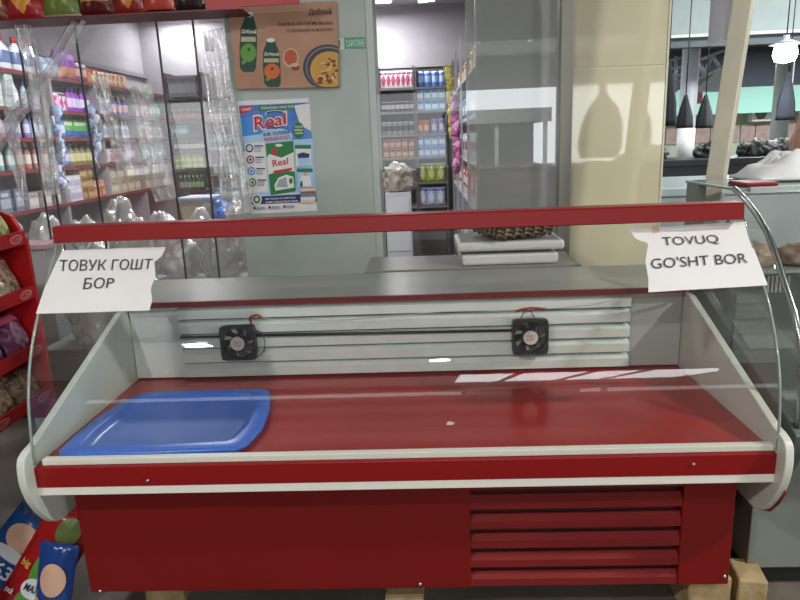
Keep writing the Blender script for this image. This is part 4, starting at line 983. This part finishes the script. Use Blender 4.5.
for k in range(6):
    b = MB(); b.box(ga.x + k * .014, ga.x + .008 + k * .014, 2.29, 2.305, gc.z, ga.z); b.build('grille_bar', WHITE, o2)
b = MB(); b.box(1.065, 2.9, 2.12, 2.32, .895, .905); b.build('inner_shelf', mat('shelf_glass_grey', '8c9892', .2), o2)
b = MB(); b.box(1.06, 2.9, 2.09, 2.52, 1.163, 1.172); b.build('top', mat('counter_glass_top', '8fa09a', .15), o2, bevel=.003)
b = MB(); b.box(1.10, 1.20, 2.13, 2.26, 1.172, 1.186); b.build('top_trim', REDRAIL, o2, bevel=.004)
b = MB(); b.box(1.09, 2.9, 2.078, 2.088, 1.16, 1.176); b.build('front_rail', mat('rail_alu', 'b5bdb8', .3, metal=.6), o2)
b = MB(); b.box(1.06, 1.09, 2.40, 2.5, .84, 1.163); b.build('corner_post', GW, o2)
MEAT = mat('meat_brown', '7a6250', .5, c2='94806a', vscale=16)
for k, (x, y, z, r, l) in enumerate(((1.17, 2.2, .906, (.075, .06, .05), 'left'), (1.33, 2.21, .906, (.07, .06, .045), 'middle'), (1.48, 2.2, .906, (.07, .06, .05), 'right'))):
    crumple('meat_piece', (x, y, z), r, 51 + k, MEAT, '%s brown piece of meat on the inner shelf of the grey counter' % l, 'meat', 'meat on the grey counter shelf', amp=.2, sub=4)
# crumpled white cloth on it
def cloth():
    a_ = at(750, 178, 2.36); zt = 1.173
    def top(u, v):
        x = a_.x + (1.95 - a_.x) * u; y = 2.28 + .24 * v; e = min(u * 5, 1, (1 - u) * 5) * min(1, v * 4, (1 - v) * 4)
        n = .5 + .5 * noise.noise(Vector((u * 7, v * 3, 2))) + .35 * noise.noise(Vector((u * 15, v * 7, 5)))
        z = zt + .022 + e * (.008 + .07 * n + .03 * abs(noise.noise(Vector((u * 22, v * 9, 1))))) + (.0 if e > 0 else 0)
        z += .0 - .02 * (1 - min(1, e * 3))
        return (x + .015 * noise.noise(Vector((u * 9, v * 4, 8))), y + .04 * noise.noise(Vector((u * 5, 1, 3))), z)
    m = MB(); m.sheet(top, 60, 24)
    o = m.build('cloth', mat('white_cloth', 'dedede', .75, var=.03), loc=(1.6, 2.4, 1.173), fix=False)
    s = o.modifiers.new('t', 'SOLIDIFY'); s.thickness = .012; s.offset = 1
    tag(o, 'crumpled white cloth lying on top of the grey counter at the right', 'cloth')
cloth()

# ------------------------------------------------------------------ market hall at the right
DARKR = mat('hall_dark', '3f4650', .7); HG = mat('hall_grey', '8d9693', .5)
# chest with white lid beyond the cream partition
a, c = at(661, 173, 3.9), at(722, 173, 3.9)
o = thing('chest_freezer', 'white chest freezer beyond the cream partition', 'freezer', (1.9, 4.2, 0))
b = MB(); b.box(1.25, 2.75, 3.6, 4.4, .02, at(690, 196, 3.6).z - .0); b.build('body', mat('freezer_white', 'a9b4b4', .4), o, bevel=.01)
zc = at(690, 196, 3.6).z; 
b = MB(); b.box(1.24, 2.76, 3.58, 4.42, zc, zc + .05); b.build('lid', mat('freezer_lid', 'b9c6c6', .3), o, bevel=.01)
# inner fascia beam
zb_ = at(690, 38, 8).z
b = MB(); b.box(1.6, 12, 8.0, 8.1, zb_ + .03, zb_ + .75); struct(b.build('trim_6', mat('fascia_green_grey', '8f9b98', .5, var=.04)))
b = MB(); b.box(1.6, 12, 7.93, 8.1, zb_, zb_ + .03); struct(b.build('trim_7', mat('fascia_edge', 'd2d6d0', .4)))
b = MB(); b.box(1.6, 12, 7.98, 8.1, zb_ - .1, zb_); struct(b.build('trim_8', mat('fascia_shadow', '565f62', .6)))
# hanging pale sheet behind the post
p = at(712, -20, 5); q = at(731, 45, 5)
b = MB(); b.sheet(lambda u, v: (p.x + (q.x - p.x) * u, 5 + .02 * math.sin(u * 9), q.z + .06 * u + (2.9 - q.z) * v), 10, 6); tag(b.build('hanging_sheet', mat('pale_sheet', 'a9a4a6', .6), loc=(p.x, 5, q.z), fix=False), 'pale sheet hanging high behind the cream post', 'sheet')
# hall ceiling beyond the beam, back wall, teal fascia
b = MB(); b.box(1.4, 16, 8.1, 22, 3.0, 3.06); struct(b.build('ceiling', DARKR))
WB = 16.0
zt0, zt1 = at(760, 113, WB).z, at(760, 88, WB).z
b = MB(); b.box(1.4, 16, WB, WB + .2, 0, zt0); struct(b.build('wall_back', mat('hall_greenwall', '9aa58f', .6, var=.05)))
b = MB(); b.box(1.4, 16, WB - .6, WB + .2, zt0, zt1); struct(b.build('trim_9', mat('teal_fascia', '93c9ba', .5)))
b = MB(); b.box(1.4, 16, WB - .5, WB + .2, zt1, 3.0); struct(b.build('wall_back', DARKR))
b = MB(); b.box(15.8, 16, 3, WB, 0, 3.0); struct(b.build('wall_right', mat('hall_side', '6f757a', .7)))
zA, zC = at(760, 141, WB).z, at(760, 124, WB).z
b = MB()
for i in range(14):
    x0_ = 5.4 + i * .34
    b.box(x0_, x0_ + .30, WB - .04, WB, zA + .0, zC)
struct(b.build('trim_10', mat('brick_panel', '94807a', .7, var=.15)))
# air conditioner on the back wall
a = at(750, 107, WB - .1); c = at(770, 121, WB - .1)
o = thing('air_conditioner', 'white outdoor air conditioner unit on the far green wall', 'air conditioner', ((a.x + c.x) / 2, WB - .15, c.z))
b = MB(); b.box(a.x, c.x, WB - .25, WB, c.z, a.z); b.build('casing', mat('aircon_white', 'd8dcd6', .5), o, bevel=.01)
m = MB(); rr_ = (a.z - c.z) * .36; m.lathe([(rr_, 0), (rr_, .02), (rr_ * .3, .03)], 20)
for v in m.v: v.xyz = ((a.x * .62 + c.x * .38) + v.x, WB - .25 - v.z, (a.z + c.z) / 2 + v.y)
m.build('fan_grille', mat('aircon_dark', '5f6864', .6), o)
# columns
for px, y, r, l, cc in ((687, 8.6, .10, 'light grey round column beyond the chest freezer', 'a2a8ac'), (780, 11, .13, 'pale round column in front of the far green wall', 'a4b0ac')):
    p = at(px, 120, y); b = MB(); b.lathe([(r, 0), (r, 2.99)], 20, c=(p.x, y, 0)); o = b.build('column', mat('column_' + cc, cc, .5), loc=(p.x, y, 0)); tag(o, l, 'column')
    b = MB(); b.box(p.x - r * 1.4, p.x + r * 1.4, y - r * 1.4, y + r * 1.4, 0, .05); b.build('base_plate', STEEL, o)
# white lower wrap of the first column
p = at(687, 120, 8.6); b = MB(); b.lathe([(.106, at(687, 158, 8.6).z), (.106, at(687, 128, 8.6).z)], 20, c=(p.x, 8.6, 0)); b.build('wrap', mat('column_wrap', 'd0d2d0', .5), bpy.data.objects['column'])
# truss bars under the hall roof
def bar(a_, c_, r, m, parent=None, name='bar'):
    b = MB(); b.tube([a_, c_], r, 6); return b.build(name, m, parent)
TRM = mat('truss_grey', 'a3acb2', .4, metal=.3)
o = thing('roof_truss', 'grey steel roof truss slanting up behind the cream post', 'truss', at(690, 78, 9))
for a_, c_ in (((690, 64), (724, 50)), ((697, 80), (728, 64)), ((690, 64), (697, 80)), ((700, 60), (704, 76)), ((712, 55), (704, 76)), ((712, 55), (720, 68))): bar(at(*a_, 9), at(*c_, 9), .022, TRM, o)
o = thing('roof_truss', 'grey steel lattice at the left edge of the hall opening', 'truss', at(672, 90, 10))
for a_, c_ in (((664, 62), (684, 57)), ((664, 70), (684, 66)), ((668, 78), (684, 73)), ((664, 85), (684, 80)), ((676, 56), (676, 92))): bar(at(*a_, 10), at(*c_, 10), .02, TRM, o)
b = MB(); b.sheet(lambda u, v: at(697 + 26 * u, 92 - 22 * v * u - 4 * v, 10.5), 4, 4); tag(b.build('awning', mat('pale_awning', 'b0b4b6', .6), loc=at(700, 92, 10.5), fix=False), 'pale sloping awning beyond the grey column', 'awning')
p = at(690, 104, 12); q = at(703, 90, 12)
b = MB(); b.box(p.x, q.x, 12, 12.05, p.z, q.z); b.box(p.x + .1, p.x + .14, 12, 12.05, q.z, 3.0, 0); tag(b.build('sign', mat('pink_sign', 'c46a72', .5), loc=(p.x, 12, p.z)), 'small pink sign board hanging beyond the grey column', 'sign')
# dark aprons hanging from hooks
APR = mat('apron_dark', '0d1015', .8); APN = mat('apron_navy', '10151f', .9)
def apron(px, y0, y1, w, Y, m, label, zt=3.0):
    T, Bm = at(px, y0, Y), at(px, y1, Y); W = w / FOC * Y
    o = thing('apron', label, 'apron', (T.x, Y, Bm.z))
    b = MB(); prof = [(0, .10), (.12, .16), (.35, .30), (.65, .46), (.9, .5), (1, .5)]
    rings = []
    for t, k in prof:
        z = T.z + (Bm.z - T.z) * t
        rings.append([(T.x + W * k * math.cos(a) * (1 + .12 * math.sin(5 * a + t * 3)), Y + W * k * .5 * math.sin(a) * (1 + .12 * math.sin(7 * a)), z) for a in [2 * PI * i / 24 for i in range(24)]])
    n = 24; b.add([v for r in rings for v in r], [(j * n + i, j * n + (i + 1) % n, (j + 1) * n + (i + 1) % n, (j + 1) * n + i) for j in range(len(prof) - 1) for i in range(n)] + [tuple(range(n)), tuple(range(5 * n, 6 * n))[::-1]], 0, True)
    b.build('cloth', m, o); bar((T.x, Y, T.z - .02), (T.x, Y, zt), .006, BLACKP, o, 'cord'); return o
apron(669, 62, 126, 18, 7.0, APN, 'tall navy apron hanging beside the cream partition edge', 2.9)
apron(686, 95, 128, 15, 7.4, APR, 'dark apron hanging in front of the grey column', 2.9)
apron(706, 95, 128, 16, 7.4, APR, 'dark apron hanging between the grey column and the post', 2.9)
apron(789, 72, 120, 17, 7.6, APN, 'navy apron hanging at the right below the bright lamp', 2.9)
# dark stalls and goods
o = thing('stall', 'long dark market stall across the hall behind the chest freezer', 'stall', (4.5, 6.4, 0))
z1 = at(690, 160, 6.2).z
b = MB(); b.box(1.7, 9, 6.2, 6.9, z1 - .05, z1); b.build('top', mat('stall_black', '26282b', .4), o)
b = MB(); b.box(1.75, 8.9, 6.25, 6.85, 0, z1 - .05); b.build('front', mat('stall_dark', '3a3f42', .6), o)
gx = [(746, 148), (757, 150), (769, 146), (780, 151), (791, 147), (802, 150), (664, 152), (705, 152), (716, 150)]
gl_ = ['leftmost right of the post', 'second right of the post', 'third right of the post', 'fourth right of the post', 'fifth right of the post', 'last at the right edge', 'beside the cream partition', 'beyond the freezer lid', 'just left of the post']
for k, (x, y) in enumerate(gx):
    p = at(x, y, 6.5); s = .045 + random.random() * .03
    crumple('bundle', (p.x, 6.45 + random.random() * .2, z1 + .001), (s * 1.3, s, s * (1.1 + random.random() * .9)), 70 + k, mat('goods_%d' % (k % 3), ('2a2e30', '3c423c', '4a4a48')[k % 3], .6, c2=('3c4244', '5a5e50', '2c2c2e')[k % 3], vscale=14), 'dark bundle of goods on the black stall, ' + gl_[k], 'bundle', 'dark bundles on the stall', amp=.4, sub=4)
p = at(806, 140, 5.5)
crumple('bag', (p.x + .05, 5.6, .9), (.10, .10, .36), 91, mat('orange_bag', 'b06a4a', .5, c2='8c7a70', vscale=8), 'orange and grey bag standing at the right edge beyond the grey counter', 'bag', sub=4)
b = MB(); b.box(p.x - .2, p.x + .4, 5.4, 5.8, 0, .898); tag(b.build('box', mat('dark_box', '45474a', .6), loc=(p.x, 5.6, 0)), 'dark box at the right edge under the orange bag', 'box')

# ------------------------------------------------------------------ lamps and light
def lamp_mat(n, c, s): return mat(n, c, .5, emit=c, estr=s)
def area(name, loc, sx, sy, e, rot=(0, 0, 0), c=(1, 1, 1)):
    l = bpy.data.lights.new(name, 'AREA'); l.shape = 'RECTANGLE'; l.size = sx; l.size_y = sy; l.energy = e; l.color = c
    o = bpy.data.objects.new(name, l); COL.objects.link(o); o.location = loc; o.rotation_euler = rot; return o
def ceiling_lamp(x, y, z, label, e, w=.5, d=.14):
    o = thing('ceiling_lamp', label, 'lamp', (x, y, z))
    b = MB(); b.box(x - w / 2, x + w / 2, y - d / 2, y + d / 2, z + .03, z + .06); b.build('housing', WHITE, o, bevel=.004)
    b = MB(); b.box(x - w / 2 + .01, x + w / 2 - .01, y - d / 2 + .01, y + d / 2 - .01, z, z + .03); b.build('diffuser', lamp_mat('lamp_white', 'f4f2ff', 9), o, bevel=.01)
    area('lamp_or_fill', (x, y, z - .02), w, d, e, c=(.96, .96, 1))
p = atz(178, 19, 2.73); ceiling_lamp(p.x, p.y, 2.74, 'bright white lamp on the shop ceiling above the dark red rack', 16)
p = atz(368, 4, 2.73); ceiling_lamp(p.x, p.y, 2.74, 'bright white lamp on the shop ceiling beside the pillar', 34)
area('lamp_or_fill', (-1.2, 4.6, 2.76), 1.2, .3, 80, c=(.97, .97, 1))  # added fill for the shop interior, no fixture belongs to it
p = at(785, 55, 7.2)
o = thing('hanging_lamp', 'bright white lamp hanging in the market hall at the right', 'lamp', p)
m = MB(); m.lathe([(.02, .11), (.10, .09), (.115, .0), (.09, -.06), (.01, -.08)], 16, c=p); m.build('bulb', lamp_mat('bulb_white', 'eef2ff', 14), o)
m = MB(); m.lathe([(.16, .10), (.03, .15), (.03, .19)], 16, c=p); m.build('shade', mat('lamp_shade', '9aa0a6', .4, metal=.3), o, fix=False)
bar(p + Vector((0, 0, .15)), p + Vector((0, 0, 3 - p.z)), .006, BLACKP, o, 'cord')
area('lamp_or_fill', p + Vector((0, 0, -.12)), .3, .3, 30, c=(.92, .95, 1))

# hall behind the viewer: roof with skylight slots, beams, kiosk, added light blockers and the open bright end
RF = mat('roof_sheet', '9a9c98', .7)
b = MB()
for y0_, y1_ in ((-14, -10.5), (-7.2, 3.2)): b.box(-9, 16, y0_, y1_, 3.6, 3.66)
b.box(1.3, 16, 3.2, 8.1, 3.6, 3.66)
b.box(-9, .6, -10.5, -7.2, 3.6, 3.66); b.box(5.2, 16, -10.5, -7.2, 3.6, 3.66)
for x in (1.5, 2.7, 3.6): b.box(x, x + .12, -10.5, -7.2, 3.5, 3.6)
struct(b.build('ceiling', RF))
b = MB()
b.box(-9, 16, -5.05, -4.95, 2.86, 3.6)  # deep unseen beam added to block the roof slot's reflection in the panes
for k in range(8): b.box(-9, 16 if k > 5 else .6, -13.6 + k * 1.2, -13.5 + k * 1.2, 3.42, 3.6)
struct(b.build('trim_11', mat('roof_beam_and_blocker', '5a5c5c', .6)))
b = MB(); b.box(-9, 16, -14.1, -14, 2.7, 3.7); struct(b.build('trim_12', RF))
b = MB(); b.box(-9.1, -9, -14, 8, 0, 3.66); struct(b.build('wall_left', mat('hall_wall_left', '85857f', .7)))
o = thing('stall', 'dark stall added unseen behind the viewer to shade the counter front', 'stall', (0, -2.2, 0))
b = MB(); b.box(-5, 5, -2.6, -1.9, 0, .95); b.build('front', mat('blocker_brown', '4a423c', .6), o)  # unseen block put in to darken the red counter's lower front
b = MB(); b.box(-5.03, 5.03, -2.63, -1.87, .95, .98); b.build('top', mat('blocker_top_grey', '75726c', .5), o)
HK = mat('kiosk_white', 'c3c6c6', .5)
o = thing('kiosk', 'white kiosk with a wide window on the far side of the aisle', 'kiosk', (1.3, -4.6, 0))
b = MB(); b.box(.5, 2.0, -5.4, -4.0, 0, .9); b.build('lower_wall', HK, o)
b = MB(); b.box(.45, 2.05, -5.4, -3.95, 1.55, 1.75); b.build('fascia', mat('kiosk_fascia', '9aa09e', .5), o)
for x in (.5, 1.2, 1.94): b = MB(); b.box(x, x + .06, -4.06, -4.0, .9, 1.55); b.build('window_post', HK, o)
b = MB(); b.box(.5, 2.0, -5.4, -5.3, .9, 1.55); b.build('rear_wall', mat('kiosk_inside', '8c908f', .6), o)
for x, y, m_, l in ((2.06, .55, APR, 'wide dark apron hanging over the aisle, mirrored in the cream partition'), (2.38, .62, APR, 'narrow dark apron hanging over the aisle, mirrored in the cream partition')):
    pass
def apron3(x, y, zb, ztop, w, label):
    o = thing('apron', label, 'apron', (x, y, zb)); b = MB(); n = 24; prof = [(0, .06), (.25, .10), (.42, .34), (.6, .46), (.85, .5), (1, .42)]; rings = []
    for t, k in prof:
        z = ztop + (zb - ztop) * t; rings.append([(x + w * k * math.cos(a) * (1 + .1 * math.sin(3 * a + t * 4)), y + w * k * .3 * math.sin(a), z) for a in [2 * PI * i / n for i in range(n)]])
    b.add([v for r in rings for v in r], [(j * n + i, j * n + (i + 1) % n, (j + 1) * n + (i + 1) % n, (j + 1) * n + i) for j in range(5) for i in range(n)] + [tuple(range(n)), tuple(range(5 * n, 6 * n))[::-1]], 0, True)
    b.build('cloth', APR, o); bar((x, y, ztop - .02), (x, y, 3.6), .005, BLACKP, o, 'cord')
def mirror(px, py, Yv): p_ = at(px, py, Yv); return p_.x, 6.4 - Yv, p_.z
x, y, zt_ = mirror(603, 72, 6.6); zb2 = mirror(600, 158, 6.6)[2]; apron3(x, y, zb2, zt_, .42, 'wide dark apron hanging over the aisle, mirrored in the cream partition')
x, y, zt_ = mirror(644, 95, 6.9); zb2 = mirror(641, 148, 6.9)[2]; apron3(x, y, zb2, zt_, .19, 'narrow dark apron hanging over the aisle, mirrored in the cream partition')
DAY = (.95, .98, 1.0)
for k, (x, y, e, l) in enumerate(((-1.7, -.9, 75, 'hanging lamp over the aisle at the left behind the viewer'), (3.2, .5, 115, 'hanging lamp over the aisle at the right behind the viewer'), (.2, -2.9, 100, 'hanging lamp over the aisle straight behind the viewer'))):
    o = thing('hanging_lamp', l, 'lamp', (x, y, 3.2)); m = MB(); m.lathe([(.015, .10), (.04, .08), (.05, 0), (.035, -.05), (.008, -.06)], 16, c=(x, y, 3.2)); m.build('bulb', MATS['bulb_white'], o)
    bar((x, y, 3.28), (x, y, 3.6), .006, BLACKP, o, 'cord')
    area('lamp_or_fill', (x, y, 3.12), .2, .2, e, c=(1, .98, .95))
area('daylight_fill', (2.9, -8.9, 3.58), 4.6, 3.2, 340, c=DAY)
area('daylight_fill', (5.5, 6.2, 3.5), 5, .6, 260, c=DAY)  # added fill under the solid roof, brightens the near market hall
area('daylight_fill', (8, 12.5, 2.95), 5, .8, 420, c=DAY)  # added fill below the closed ceiling for the far hall
w = bpy.data.worlds.new('sky'); sc.world = w; w.use_nodes = True
bg = w.node_tree.nodes['Background']; bg.inputs['Color'].default_value = (.92, .97, 1.0, 1); bg.inputs['Strength'].default_value = 2.6

sc.view_settings.view_transform = 'Standard'; sc.view_settings.look = 'None'; sc.view_settings.gamma = 1; sc.view_settings.exposure = 0.22; sc.view_settings.use_curve_mapping = False
sc.cycles.max_bounces = 10; sc.cycles.transparent_max_bounces = 40; sc.cycles.diffuse_bounces = 4; sc.cycles.glossy_bounces = 4
sc.cycles.caustics_reflective = False; sc.cycles.caustics_refractive = False; sc.cycles.sample_clamp_indirect = 6
sc.cycles.use_denoising = True
